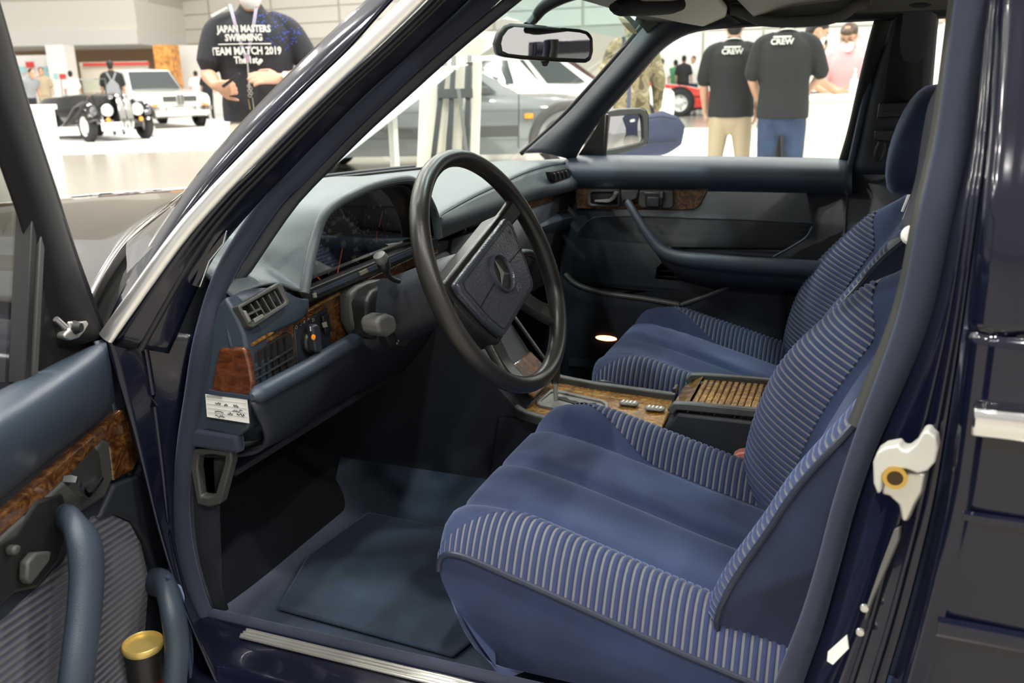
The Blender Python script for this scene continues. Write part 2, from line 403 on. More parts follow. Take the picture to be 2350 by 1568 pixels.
# desk at the left edge
dk = thing('white_desk', ground(80, 358), 'tall white desk panel standing left of the black roadster', 'desk')
GFW = V(CF.x, CF.y, 0).normalized(); GRT = V(CR.x, CR.y, 0).normalized()
dp = ground(103, 358)
prism('side_panel', [dp-GRT*.9, dp, dp+V(0, 0, .78), dp-GRT*.9+V(0, 0, .78)], GFW*.6, 'white_board', dk)
prism('desk_top', [dp-GRT*.95+V(0, 0, .78)-GFW*.03, dp+GRT*.03+V(0, 0, .78)-GFW*.03, dp+GRT*.03+V(0, 0, .86)-GFW*.03, dp-GRT*.95+V(0, 0, .86)-GFW*.03], GFW*.68, 'white_board', dk)
# counter on the right
ct_ = thing('reception_counter', WD(1930, 300, 7.8), 'white reception counter with papers where people stand', 'counter')
ca = WD(1852, 222, 7.7); cz_ = ca.z; cL = V(ca.x, ca.y, 0)
prism('front_panel', [cL+GRT*.0, cL+GRT*1.5, cL+GRT*1.5+V(0, 0, cz_-.04), cL+V(0, 0, cz_-.04)], GFW*.45, 'cream_board', ct_)
prism('counter_top', [cL-GRT*.02-GFW*.02+V(0, 0, cz_-.04), cL+GRT*1.52-GFW*.02+V(0, 0, cz_-.04), cL+GRT*1.52+GFW*.5+V(0, 0, cz_-.04), cL-GRT*.02+GFW*.5+V(0, 0, cz_-.04)], (0, 0, .04), 'white_board', ct_, bevel=.006)
for k, (du, dv_, an, lb) in enumerate(((.10, .12, .2, 'white paper sheet at the near left counter corner'), (.30, .22, -.3, 'white paper sheet lying under the pink-shirted man'), (.20, .30, .5, 'white paper sheet turned askew beside the jeans wearer'))):
    c_ = cL+GRT*(du+.05)+GFW*dv_+V(0, 0, cz_+.003+.004*k); ux = GRT*math.cos(an)+GFW*math.sin(an); uy = -GRT*math.sin(an)+GFW*math.cos(an)
    tag(prism('paper_sheet', [c_-ux*.11-uy*.15, c_+ux*.11-uy*.15, c_+ux*.11+uy*.15, c_-ux*.11+uy*.15], (0, 0, .003), 'paper', None), lb, 'paper')
pb = WD(1958, 222, 7.9)
bt = thing('spray_bottle', V(pb.x, pb.y, cz_), 'clear white pump bottle on the reception counter', 'bottle')
lathe('bottle_body', [(.035, 0), (.037, .01), (.037, .11), (.030, .135), (.014, .15), (.014, .165)], V(pb.x, pb.y, cz_), (0, 0, 1), 'white_board', bt, n=16)
lathe('pump', [(.016, .165), (.016, .18), (.006, .182), (.006, .21), (.012, .212), (.012, .225), (.001, .226)], V(pb.x, pb.y, cz_), (0, 0, 1), 'white_board', bt, n=12)
# ceiling lamps
for i in range(7):
    for j in range(6):
        p = V(-19+5.0*i, -8+5.5*j, 9.5)
        L_ = thing('ceiling_lamp', p, 'round bright ceiling lamp high above the hall', 'lamp', 'ceiling lamps of the hall')
        lathe('lens', [(.27, 0), (.0001, -.02)], p, (0, 0, 1), 'lamp_lens', L_, n=12, caps=False)
        lathe('shell', [(.29, -.01), (.30, .05), (.16, .28), (.05, .32), (.0001, .33)], p, (0, 0, 1), 'lamp_shell', L_, n=12, caps=False)
# items standing just beyond the car
bd = thing('display_board', WD(850, 300, 3.9), 'slanted pale display board standing beyond the hood', 'display board')
bpx = [(940, 158, 4.0), (1046, 160, 3.9), (1010, 190, 3.85), (745, 398, 3.55), (600, 430, 3.5)]
prism('panel', [WD(u, v, D) for u, v, D in bpx], V(.0, .012, .012), mat('board_face', (.45, .50, .48), .4), bd, bevel=.003)
sweep('panel_edge', [WD(930, 154, 4.0), WD(1048, 156, 3.9)], [(-.012, -.008), (.012, -.008), (.012, .008), (-.012, .008)], 'white_board', bd)
bar('stand_leg', WD(900, 260, 3.85), V(WD(900, 260, 3.85).x, WD(900, 260, 3.85).y, 0), .03, .03, 'white_board', bd)
rk = thing('board_rack', V(WD(1030, 300, 5.0).x, WD(1030, 300, 5.0).y, 0), 'rack of cream boards on black posts seen through the windscreen', 'rack')
def rkp(u, v, D=5.0): return WD(u, v, D)
for u0, v0, u1, v1, w in ((985, 175, 975, 420, .095), (1028, 135, 1003, 420, .055), (1058, 130, 1045, 420, .050), (1096, 135, 1088, 400, .050)):
    bar('board', rkp(u0, v0), rkp(u1, v1), w, .02, 'cream_board', rk, up=tuple(CF))
for u0, v0, u1, v1 in ((1022, 130, 958, 674), (1042, 128, 1012, 674), (1078, 128, 1058, 674)):
    bar('post', rkp(u0, v0, 4.95), rkp(u1, v1, 4.95), .028, .02, 'black_plastic', rk, up=tuple(CF))
bar('cross_bar', rkp(1005, 216, 4.93), rkp(1085, 214, 4.93), .05, .02, 'black_plastic', rk, up=tuple(CF))
bar('brace', rkp(1052, 205, 4.92), rkp(1080, 420, 4.92), .020, .02, 'gate_grey', rk, up=tuple(CF))

nv_ = thing('navy_backdrop', (21, 7.4, 0), 'navy display backdrop with an oval emblem reflected in the passenger mirror', 'backdrop')
nd = V(-.28, .96, 0); nc = V(21, 7.4, 0)
prism('panel', [nc-nd*1.5, nc+nd*1.5, nc+nd*1.5+V(0, 0, 3.0), nc-nd*1.5+V(0, 0, 3.0)], (.08, .02, 0), 'sign_navy', nv_)
prism('emblem', rrect(nc+V(-.02, 0, 2.2), nd, (0, 0, 1), .8, .45, .22, 6), (.015, .004, 0), 'white_board', nv_)
# ------------------------------------------------------------------ car body shell
body = thing('car_body', (-.3, 0, 0), 'dark navy saloon car body with open driver side, pillars, roof and hood', 'car')
KL = .42
def AL(u, v, c=0.0): return WP(u, v, (0, 1, -KL), -1.125+c)      # leaning plane of the near side screen pillar
# near side screen pillar, from the outside in
E0 = [AL(u, v, .03) for u, v in ((235, 790), (300, 650), (380, 520), (461, 405), (545, 305), (627, 218), (720, 125), (800, 50), (900, -40), (1000, -130))]
E0b = [AL(u, v, -.005) for u, v in ((238, 785), (330, 635), (408, 510), (487, 402), (575, 302), (660, 215), (755, 122), (840, 46), (940, -45), (1040, -135))]
E1 = [AL(u, v, -.012) for u, v in ((241, 782), (344, 630), (430, 505), (514, 400), (612, 298), (703, 208), (800, 115), (885, 20), (950, -48), (1050, -138))]
loft('pillar_skin', [E0, E0b, E1], 'paint_navy', body, nu=40, nv=10, solid=.006)
E1c = [AL(u, v, -.022) for u, v in ((243, 776), (400, 556), (489, 452), (538, 400), (640, 297), (735, 205), (834, 112), (930, 20), (1000, -50), (1100, -140))]
tube('screen_chrome', E1c, .0115, 'bright_trim', body, n=40, sides=12, ry=.008, up=(0, 1, 0))
E2 = [AL(u, v, -.010) for u, v in ((256, 790), (420, 560), (512, 450), (563, 400), (668, 296), (765, 203), (868, 110), (968, 15), (1030, -50), (1130, -140))]
E3 = [AL(u, v, .020) for u, v in ((330, 800), (455, 580), (548, 460), (602, 405), (705, 300), (800, 206), (905, 112), (1010, 12), (1065, -45), (1160, -135))]
E4 = [AL(u, v, .055) for u, v in ((385, 810), (480, 600), (590, 462), (640, 410), (742, 305), (840, 208), (940, 118), (1060, 8), (1105, -40), (1200, -130))]
loft('pillar_rebate', [E2, E3, E4], 'paint_inner', body, nu=40, nv=10, solid=.004)
tube('rain_channel', [p+V(0, -.006, 0) for p in E3], .0045, 'rubber', body, n=40)
tube('screen_gasket', [AL(u, v, .004) for u, v in ((285, 790), (440, 565), (530, 455), (583, 402), (688, 297), (783, 204), (888, 111), (990, 13), (1050, -48))], .005, 'rubber', body, n=40)
prism('drip_hook', [AL(u, v, .035) for u, v in ((440, 655), (462, 600), (505, 545), (520, 528), (512, 560), (480, 600), (458, 660))], (0, .004, 0), 'chrome', body, bevel=.001)
ES = [AL(u, v, .075) for u, v in ((1260, -140), (1150, -38), (1108, 4), (980, 112), (872, 212), (780, 300), (684, 400), (620, 465), (520, 620), (470, 770))]
ES += [WY(u, v, -.70) for u, v in ((444, 920), (424, 1050), (415, 1160), (428, 1280), (462, 1395), (505, 1462))]
front_seal = tube('door_seal', ES, .0145, 'seal_velvet', body, n=90, sides=12, up=(0, 1, 0))
tag(front_seal, 'fuzzy navy weatherstrip')
# inner trim between seal and dashboard
I1 = [AL(u, v, .085) for u, v in ((1180, -20), (1020, 112), (905, 215), (812, 305), (712, 405), (640, 480), (545, 625), (500, 775))]+[WY(u, v, -.69) for u, v in ((470, 930), (448, 1050), (440, 1170), (455, 1290), (490, 1400))]
I2 = [AL(u, v, .10) for u, v in ((1205, -5), (1060, 112), (945, 215), (850, 300), (745, 405), (676, 480), (580, 620), (530, 700))]+[WY(u, v, -.62) for u, v in ((520, 930), (500, 1050), (500, 1170), (500, 1290), (525, 1400))]
loft('pillar_trim', [I1, I2], 'vinyl_dark', body, nu=40, nv=4, solid=.004)
# hinge pillar between the open door and the seal
J0 = [WY(u, v, -.795) for u, v in ((235, 770), (262, 840), (300, 960), (335, 1090), (372, 1230), (420, 1380), (470, 1500), (500, 1568), (520, 1640))]
J1 = [WY(u, v, -.745) for u, v in ((330, 760), (345, 840), (362, 960), (378, 1090), (392, 1230), (425, 1370), (480, 1480), (520, 1550), (540, 1640))]
J2 = [WY(u, v, -.705) for u, v in ((450, 770), (430, 860), (415, 960), (405, 1090), (402, 1230), (432, 1350), (485, 1455), (540, 1500), (560, 1600))]
loft('hinge_pillar', [J0, J1, J2], 'paint_inner', body, nu=40, nv=10, solid=.004)
tube('hinge_rib', [p+V(0, -.004, 0) for p in J1[:6]], .005, 'paint_navy', body, n=24)
mesh('door_bolt', *(lambda c: ([c+V(x, -.004, z) for x, z in ((-.006, -.006), (.006, -.006), (.006, .006), (-.006, .006))]+[c+V(x, .01, z) for x, z in ((-.006, -.006), (.006, -.006), (.006, .006), (-.006, .006))], [(0, 1, 2, 3), (0, 4, 5, 1), (1, 5, 6, 2), (2, 6, 7, 3), (3, 7, 4, 0)]))(WY(330, 985, -.765)), 'satin_metal', body)
# sill
def SL(X, y, z): return V(X, y, z)
sx = lins(-1.02, .15, 12)
loft('sill', [[SL(x, -.66, .31) for x in sx], [SL(x, -.68, .345) for x in sx], [SL(x, -.71, .350) for x in sx], [SL(x, -.735, .338) for x in sx], [SL(x, -.765, .315) for x in sx], [SL(x, -.80, .31) for x in sx], [SL(x, -.825, .28) for x in sx], [SL(x, -.83, .20) for x in sx]], 'paint_inner', body, nu=12, nv=40, solid=.004)
box('sill_plate', (-.36, -.722, .3515), (.98, .024, .005), 'satin_metal', body, bevel=.002)
for y in (-.729, -.722, -.715): box('sill_plate_ridge', (-.36, y, .3545), (.98, .003, .002), 'satin_metal', body, bevel=.0008)
tube('door_seal', [V(-.93, -.698, .352), V(-.5, -.698, .356), V(.0, -.698, .356)], .010, 'seal_velvet', body, n=20)
# floor, tunnel, firewall
fx = lins(-1.05, .9, 12)
loft('floor_carpet', [[V(x, -.69, .335) for x in fx], [V(x, -.655, .32) for x in fx], [V(x, -.60, .285) for x in fx], [V(x, -.30, .28) for x in fx], [V(x, -.17, .285) for x in fx], [V(x, -.11, .36) for x in fx], [V(x, -.05, .42) for x in fx], [V(x, .05, .42) for x in fx], [V(x, .11, .36) for x in fx], [V(x, .17, .285) for x in fx], [V(x, .30, .28) for x in fx], [V(x, .60, .285) for x in fx], [V(x, .655, .32) for x in fx], [V(x, .70, .335) for x in fx]], 'carpet', body, nu=12, nv=80, solid=.01)
prism('floor_mat', [V(x, y, .287) for x, y in ((-.93, -.20), (-.95, -.40), (-.90, -.57), (-.55, -.59), (-.50, -.40), (-.50, -.22))], (0, 0, .009), 'carpet', body, bevel=.004)
for s, y in (('near', -.395), ('far', .395)):
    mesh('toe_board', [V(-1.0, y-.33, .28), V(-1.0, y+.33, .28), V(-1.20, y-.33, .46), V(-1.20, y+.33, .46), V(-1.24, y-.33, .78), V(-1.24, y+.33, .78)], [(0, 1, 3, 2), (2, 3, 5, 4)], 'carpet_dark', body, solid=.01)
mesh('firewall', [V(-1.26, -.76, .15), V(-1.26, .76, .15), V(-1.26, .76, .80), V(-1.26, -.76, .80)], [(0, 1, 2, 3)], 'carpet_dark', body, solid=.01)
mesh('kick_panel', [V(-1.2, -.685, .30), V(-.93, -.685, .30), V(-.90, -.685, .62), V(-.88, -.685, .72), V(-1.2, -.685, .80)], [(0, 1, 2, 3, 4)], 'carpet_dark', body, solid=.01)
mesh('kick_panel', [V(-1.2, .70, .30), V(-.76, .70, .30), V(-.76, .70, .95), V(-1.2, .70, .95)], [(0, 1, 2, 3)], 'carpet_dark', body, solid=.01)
for px_, nm in ((880, 'brake_pedal'), (960, 'throttle_pedal')):
    c_ = WX(px_, 1175, -1.0)
    prism(nm, rrect(c_, (0, 1, 0), (-.5, 0, .87), .07, .055, .010, 3), (-.012, 0, -.008), 'rubber', body, bevel=.003)
    bar('pedal_arm', c_+V(-.012, 0, 0), c_+V(-.16, 0, .20), .012, .02, 'black_plastic', body)
# release handle frame on the kick panel
fo = [WY(u, v, -.700) for u, v in ((440, 1033), (486, 1029), (530, 1035), (531, 1060), (505, 1158), (480, 1166), (452, 1160), (436, 1075))]
fi = [WY(u, v, -.700) for u, v in ((456, 1046), (486, 1044), (516, 1049), (514, 1066), (493, 1138), (478, 1142), (460, 1140), (452, 1075))]
ringplate('handle_frame', fo, fi, (0, .018, 0), 'trim_grey', body, bevel=.003)
mesh('handle_recess', [p+V(0, .017, 0) for p in fi], [tuple(range(8))], 'matte_black', body, solid=.002)
box('fuse_strip', WY(495, 1008, -.695), (.095, .02, .030), 'seal_velvet', body, bevel=.006)
# centre pillar, near side: seal, jamb with latch, outer edge
BS = [(2250, -90, 1.36), (2236, 0, 0), (2196, 300, 0), (2152, 500, 0), (2098, 740, 0), (1992, 1000, 0), (1940, 1150, 0), (1900, 1300, 0), (1862, 1430, 0), (1812, 1568, 0), (1785, 1660, 0)]
def BY(v): return -.655 - .075*sstep(-50, 620, v)
bs = [WY(u, v, BY(v)) for u, v, _ in BS]
tag(tube('door_seal', bs, .0150, 'seal_velvet', body, n=60, sides=14, up=(0, 1, 0), scale=lambda t: 1.2-.38*sstep(.35, .62, t)+.3*sstep(.7, 1, t)), 'fuzzy navy weatherstrip')
tube('seal_lip', [p+V(-.010, .030, 0) for p in bs[:6]], .012, 'trim_grey', body, n=60, sides=10, up=(0, 1, 0))
B1 = [p+V(.012, -.004, 0) for p in bs]
B2 = [WY(u, v, BY(v)-.055) for u, v in ((2285, -90), (2272, 0), (2240, 300), (2205, 500), (2160, 740), (2090, 1000), (2045, 1150), (2002, 1300), (1965, 1430), (1920, 1568), (1895, 1660))]
B3 = [WY(u, v, BY(v)-.085) for u, v in ((2300, -90), (2280, 0), (2258, 300), (2234, 500), (2200, 760), (2165, 1000), (2140, 1150), (2105, 1300), (2068, 1440), (2030, 1568), (2005, 1660))]
loft('centre_pillar', [B1, B2, B3], 'paint_navy', body, nu=50, nv=12, solid=.004)
for k, dx in ((.30, 0), (.72, 0)):
    tube('pillar_seam', [a.lerp(b, k)+V(0, -.004, 0) for a, b in zip(B2, B3)], .003, 'paint_navy', body, n=50, up=(0, 1, 0))
# striker plate
LK = lambda u, v, y=-.83: WY(u, v, y)
st = prism('striker', [LK(u, v) for u, v in ((2003, 1062), (2012, 1040), (2030, 1028), (2062, 1022), (2070, 1034), (2082, 1036), (2100, 1022), (2118, 992), (2130, 990), (2148, 1004), (2153, 1030), (2146, 1062), (2128, 1082), (2106, 1088), (2080, 1078), (2042, 1076), (2028, 1090), (2022, 1130), (2014, 1136), (2004, 1110))], (.004, .022, 0), 'zinc', body, bevel=.005, seg=3)
prism('striker_base', [LK(u, v, -.820) for u, v in ((2030, 1080), (2125, 1088), (2118, 1130), (2100, 1160), (2082, 1200), (2068, 1196), (2062, 1160), (2040, 1140), (2022, 1136))], (.004, .014, 0), 'satin_metal', body, bevel=.003)
lathe('striker_bush', [(.0075, .0), (.0115, .0), (.0120, .004), (.0120, .010)], LK(2054, 1098, -.832), (0, 1, 0), 'brass', body, n=20, caps=False)
lathe('striker_bore', [(.0001, .0), (.0078, .0), (.0078, .004)], LK(2054, 1098, -.8315), (0, 1, 0), 'bronze', body, n=20, caps=False)
prism('pillar_vent', [LK(u, v, -.805) for u, v in ((2052, 1215), (2064, 1210), (2062, 1240), (2000, 1380), (1984, 1426), (1988, 1392), (2020, 1300))], (.003, .006, 0), 'gate_grey', body, bevel=.001)
for u, v in ((1984, 1395), (1974, 1450)): lathe('pillar_screw', [(.0045, 0), (.004, .003), (.0005, .004)], LK(u, v, -.805), (0, -1, 0), 'satin_metal', body, n=12)
prism('blank_label', [LK(u, v, -.808) for u, v in ((1942, 1458), (1946, 1490), (1911, 1526), (1898, 1518), (1900, 1496))], (.001, .0015, 0), 'paper', body)
# right side of the shell
KR = .41
def AR(u, v, c=0.0): return WP(u, v, (0, 1, KR), 1.134+c)
R0 = [AR(u, v, -.01) for u, v in ((1205, 352), (1240, 322), (1300, 268), (1352, 212), (1400, 158), (1450, 100), (1490, 52), (1530, 10), (1570, -30))]
R1 = [AR(u, v, -.055) for u, v in ((1262, 352), (1290, 318), (1338, 268), (1388, 212), (1438, 158), (1488, 102), (1530, 56), (1570, 18), (1610, -20))]
R2 = [AR(u, v, -.03) for u, v in ((1318, 366), (1345, 318), (1386, 262), (1432, 210), (1478, 156), (1522, 108), (1575, 76), (1640, 62), (1700, 50))]
loft('far_screen_pillar', [R0, R1, R2], 'vinyl_dark', body, nu=30, nv=12, solid=.006)
tube('far_screen_gasket', [AR(u, v, .0) for u, v in ((1196, 352), (1232, 322), (1292, 266), (1344, 210), (1392, 156), (1442, 98), (1482, 50), (1522, 8))], .007, 'rubber', body, n=30)
T0 = [AR(u, v, -.02) for u, v in ((1500, 128), (1530, 100), (1560, 84), (1600, 72), (1660, 66), (1800, 58), (1930, 52), (2040, 47), (2200, 42))]
T1 = [AR(u, v, -.035)+V(0, 0, .012) for u, v in ((1500, 118), (1530, 92), (1560, 77), (1600, 65), (1660, 58), (1800, 50), (1930, 44), (2040, 40), (2200, 34))]
T2 = [WY(u, v, .56) for u, v in ((1480, 70), (1520, 58), (1560, 40), (1600, 22), (1660, 12), (1800, 6), (1930, 4), (2040, 2), (2200, 0))]
T3 = [WY(u, v, .50) for u, v in ((1440, 30), (1500, 0), (1560, -20), (1600, -30), (1660, -40), (1800, -45), (1930, -45), (2040, -45), (2200, -45))]
loft('window_top_seal', [T0, T1], 'rubber', body, nu=40, nv=4, solid=.008)
loft('roof_rail_trim', [T1, T2, T3], 'headliner_trim', body, nu=40, nv=10, solid=.004)
loft('headliner', [[V(-.27, y, 1.352-.05*abs(y)) for y in (-.52, 0, .52)], [V(-.1, y, 1.372-.04*abs(y)) for y in (-.52, 0, .52)], [V(.5, y, 1.385-.04*abs(y)) for y in (-.52, 0, .52)], [V(1.3, y, 1.36-.04*abs(y)) for y in (-.52, 0, .52)]], 'headliner', body, nu=14, nv=14, solid=.02, soff=1)
loft('roof_skin', [[V(-.55, -.62, 1.30), V(-.52, 0, 1.35), V(-.55, .62, 1.30)], [V(-.2, -.63, 1.36), V(-.2, 0, 1.41), V(-.2, .63, 1.36)], [V(.5, -.63, 1.39), V(.5, 0, 1.43), V(.5, .63, 1.39)], [V(1.4, -.62, 1.35), V(1.4, 0, 1.40), V(1.4, .62, 1.35)]], 'paint_navy', body, nu=14, nv=14, solid=.01)
# centre pillar, far side
FB = lambda u, v, y=.67: WY(u, v, y)
P0 = [FB(u, v, y) for u, v, y in ((1952, 400, .70), (1968, 330, .685), (1990, 230, .66), (2015, 130, .63), (2040, 40, .61), (2052, 0, .60))]
P1 = [FB(u, v, y-.03) for u, v, y in ((1990, 400, .70), (2005, 330, .685), (2022, 230, .66), (2042, 130, .63), (2064, 40, .61), (2075, 0, .60))]
P2 = [FB(u, v, y-.03) for u, v, y in ((2120, 400, .70), (2120, 330, .685), (2122, 230, .66), (2132, 130, .63), (2142, 40, .61), (2150, 0, .60))]
P3 = [FB(u, v, y) for u, v, y in ((2150, 400, .70), (2140, 330, .685), (2136, 230, .66), (2142, 130, .63), (2150, 40, .61), (2158, 0, .60))]
loft('far_centre_pillar', [P0, P1, P2, P3], 'vinyl_dark', body, nu=20, nv=14, solid=.004)
tube('far_pillar_seal', [p+V(-.004, -.006, 0) for p in P0], .009, 'vinyl_navy', body, n=20, up=(0, 1, 0))
mesh('far_lower_pillar', [V(-.03, .705, .30), V(.30, .705, .30), V(.30, .70, .96), V(-.03, .70, .96)], [(0, 1, 2, 3)], 'vinyl_dark', body, solid=.01)
mesh('far_rear_door_card', [V(.14, .72, .30), V(1.2, .72, .30), V(1.2, .72, .955), V(.14, .72, .955)], [(0, 1, 2, 3)], 'vinyl_dark', body, solid=.02)
sweep('roof_rail', [V(-.52, -.60, 1.312), V(-.2, -.64, 1.352), V(.1, -.655, 1.362), V(.7, -.655, 1.36), V(1.35, -.635, 1.335)], [(-.03, -.03), (.02, -.035), (.03, .0), (.02, .035), (-.03, .03)], 'paint_navy', body, n=24, bevel=.006)
sweep('roof_rail', [V(-.52, .60, 1.312), V(-.2, .64, 1.352), V(.1, .655, 1.362), V(.7, .655, 1.36), V(1.35, .635, 1.335)], [(-.02, -.02), (.03, -.035), (.03, .0), (.02, .035), (-.02, .03)], 'paint_navy', body, n=24, bevel=.006)
# windscreen
ws_b = [V(-.97, -.735, .925), V(-1.14, -.54, .945), V(-1.26, -.27, .955), V(-1.29, 0, .955), V(-1.26, .27, .955), V(-1.14, .54, .945), V(-.96, .745, .95)]
ws_t = [V(-.50, -.565, 1.315), V(-.53, -.40, 1.328), V(-.55, -.2, 1.335), V(-.555, 0, 1.337), V(-.55, .2, 1.335), V(-.53, .40, 1.328), V(-.50, .575, 1.31)]
ws_m = [a.lerp(b, .5)+V(-.015, 0, .012) for a, b in zip(ws_b, ws_t)]
ws_k = [a.lerp(b, .86)+V(-.006, 0, .006) for a, b in zip(ws_b, ws_t)]
loft('windscreen', [ws_b, ws_m, ws_k], 'windscreen_glass', body, nu=30, nv=14)
loft('windscreen_tint', [ws_k, [a.lerp(b, .93)+V(-.003, 0, .003) for a, b in zip(ws_b, ws_t)], ws_t], 'tint_band', body, nu=30, nv=5)
sweep('screen_header', [V(-.49, -.55, 1.315), V(-.52, -.3, 1.332), V(-.535, 0, 1.34), V(-.52, .3, 1.332), V(-.49, .55, 1.315)], [(-.02, -.012), (.05, -.012), (.05, .012), (-.02, .012)], 'headliner_trim', body, n=20, bevel=.004)
prism('screen_sticker', rrect(WP(1440, 56, (.75, 0, .66), -.54*.75+1.31*.66-.012), (0, 1, 0), (.66, 0, -.75), .085, .055, .027, 6), (-.0008, 0, -.0008), 'sticker', body)
# cowl and hood
loft('cowl', [[p+V(.01, 0, -.010) for p in ws_b], [p+V(-.02, 0, -.06) for p in ws_b], [p+V(-.10, 0, -.12) for p in ws_b], [p+V(-.50, 0, -.14) for p in ws_b]], 'matte_black', body, nu=30, nv=12, solid=.006)
def hood_edge(y): return -1.53+.50*(max(abs(y), .03)/.78)**1.25
ys = lins(-.78, .78, 25)
hr_ = [V(hood_edge(y), y, .912-.030*(abs(y)/.78)**2) for y in ys]
rows = [[V(p.x+.012, p.y, p.z-.035) for p in hr_], [V(p.x+.016, p.y, p.z-.010) for p in hr_], hr_]
for f_ in (.12, .35, .65, 1.0):
    rows.append([V(p.x+(-2.62-p.x)*f_, p.y*(1-.03*f_), p.z+.004*math.sin(f_*3.1)-.10*f_**2.2-.012*math.exp(-((abs(p.y)-.55)/.05)**2)*.6) for p in hr_])
loft('hood', rows, 'hood_reflection_brown', body, nu=80, nv=40, solid=.005)
tube('hood_edge_glint', [p+V(.016, 0, -.006) for p in hr_], .006, 'chrome', body, n=50)  # chrome tube standing in for the reflection along the hood's rear edge
loft('fender', [[V(-.98, -.80, .86), V(-1.3, -.79, .865), V(-2.0, -.78, .835), V(-2.62, -.75, .78)], [V(-.98, -.855, .82), V(-1.3, -.86, .82), V(-2.0, -.85, .79), V(-2.62, -.80, .74)], [V(-.98, -.89, .70), V(-1.3, -.895, .70), V(-2.0, -.885, .70), V(-2.62, -.82, .66)], [V(-.98, -.89, .40), V(-1.3, -.895, .75), V(-2.0, -.885, .60), V(-2.62, -.82, .40)]], 'paint_navy', body, nu=24, nv=14, solid=.004)
loft('fender', [[V(-.98, .80, .86), V(-1.3, .79, .865), V(-2.0, .78, .835), V(-2.62, .75, .78)], [V(-.98, .855, .82), V(-1.3, .86, .82), V(-2.0, .85, .79), V(-2.62, .80, .74)], [V(-.98, .89, .70), V(-1.3, .895, .70), V(-2.0, .885, .70), V(-2.62, .82, .66)], [V(-.98, .89, .40), V(-1.3, .895, .75), V(-2.0, .885, .60), V(-2.62, .82, .40)]], 'paint_navy', body, nu=24, nv=14, solid=.004)
# wiper arm rest and interior mirror stem come with their own things
# ------------------------------------------------------------------ rear door, near side, closed behind the centre pillar
rdoor = thing('rear_door', (.5, -.85, .3), 'dark navy closed rear door edge with chrome belt strip at the frame edge', 'car door')
def RD(v): return BY(v)-.090
D0 = [WY(u, v, RD(v)+.03) for u, v in ((2302, -90), (2283, 0), (2262, 300), (2240, 500), (2208, 760), (2176, 1000), (2152, 1150), (2118, 1300), (2082, 1440), (2044, 1568), (2020, 1660))]
D1 = [WY(u, v, RD(v)-.012) for u, v in ((2312, -90), (2296, 0), (2276, 300), (2256, 500), (2226, 760), (2196, 1000), (2174, 1150), (2142, 1300), (2108, 1440), (2072, 1568), (2048, 1660))]
D2 = [p+V(.014, -.010, 0) for p in D1]
D3 = [p+V(.05, -.016, 0) for p in D1]
D4 = [V(p.x+.25, p.y-.020, p.z) for p in D1]
D5 = [V(p.x+.95, p.y-.015, p.z) for p in D1]
low = 4
loft('door_skin', [c[low:] for c in (D0, D1, D2, D3, D4, D5)], 'paint_navy', rdoor, nu=40, nv=30, solid=.004)
loft('window_frame', [c[:low+1] for c in (D0, D1, D2, [p+V(.03, -.012, 0) for p in D1], [p+V(.05, -.008, 0) for p in D1])], 'paint_navy', rdoor, nu=30, nv=14, solid=.004)
gl = [D1[0]+V(.05, 0, 0), D1[0]+V(.8, 0, 0), D1[low]+V(.8, 0, 0), D1[low]+V(.05, 0, 0)]
mesh('window', gl, [(0, 1, 2, 3)], 'rear_glass', rdoor, smooth=0)
sweep('frame_top', [D1[0]+V(.0, .01, -.01), D1[0]+V(.4, .012, .0), D1[0]+V(.85, .015, -.03)], [(-.012, -.02), (.012, -.02), (.012, .02), (-.012, .02)], 'paint_navy', rdoor, n=8, bevel=.004)
bar('frame_rear', D1[0]+V(.83, .012, -.02), D1[low]+V(.9, 0, 0), .03, .05, 'paint_navy', rdoor)
cs = WY(2232, 962, RD(900)-.030)
sweep('belt_chrome', [cs, cs+V(.04, -.004, .001), cs+V(.4, -.008, .006), cs+V(.85, -.004, .004)], [(-.006, -.015), (.010, -.013), (.013, 0), (.010, .013), (-.006, .015)], 'chrome', rdoor, n=16, bevel=.002)
for v0, dz in ((1185, .0), (1440, .0)):
    b0 = WY(2210 if v0 < 1300 else 2150, v0, RD(v0)-.034)
    sweep('side_moulding', [b0, b0+V(.3, -.006, 0), b0+V(.8, -.004, 0)], [(-.004, -.010), (.003, -.008), (.005, 0), (.003, .008), (-.004, .010)] if v0 > 1300 else [(-.004, -.004), (.002, -.003), (.002, .003), (-.004, .004)], 'paint_navy', rdoor, n=10)
# ------------------------------------------------------------------ roof fittings
gh = thing('grab_handle', WY(1820, 20, .56), 'grey folding roof grab handle above the passenger window', 'grab handle')
tube('grip', [WY(u, v, .545) for u, v in ((1678, 22), (1700, 26), (1720, 36), (1745, 46), (1790, 50), (1850, 49), (1900, 44), (1940, 30), (1960, 14), (1990, 8))], .0125, 'headliner_trim', gh, n=30, ry=.009, sides=12, up=(0, 1, 0))
box('mount', WY(1690, 14, .555), (.03, .02, .02), 'headliner_trim', gh)
box('mount', WY(1985, 2, .555), (.03, .02, .02), 'headliner_trim', gh)
sv = thing('sun_visor', WY(1530, 20, .35), 'grey fabric sun visor folded up over the passenger side', 'sun visor')
def visor_pt(u, v, c): return WP(u, v, (-.35, 0, 1), 1.30+.35*.36+c)
vo = [(1450, 34), (1500, 44), (1560, 56), (1610, 64), (1645, 62), (1668, 50), (1672, 24), (1650, 0), (1560, -14), (1470, -4)]
prism('panel', [visor_pt(u, v, 0) for u, v in vo], (-.010, 0, .022), 'visor_fabric', sv, bevel=.010, seg=4)
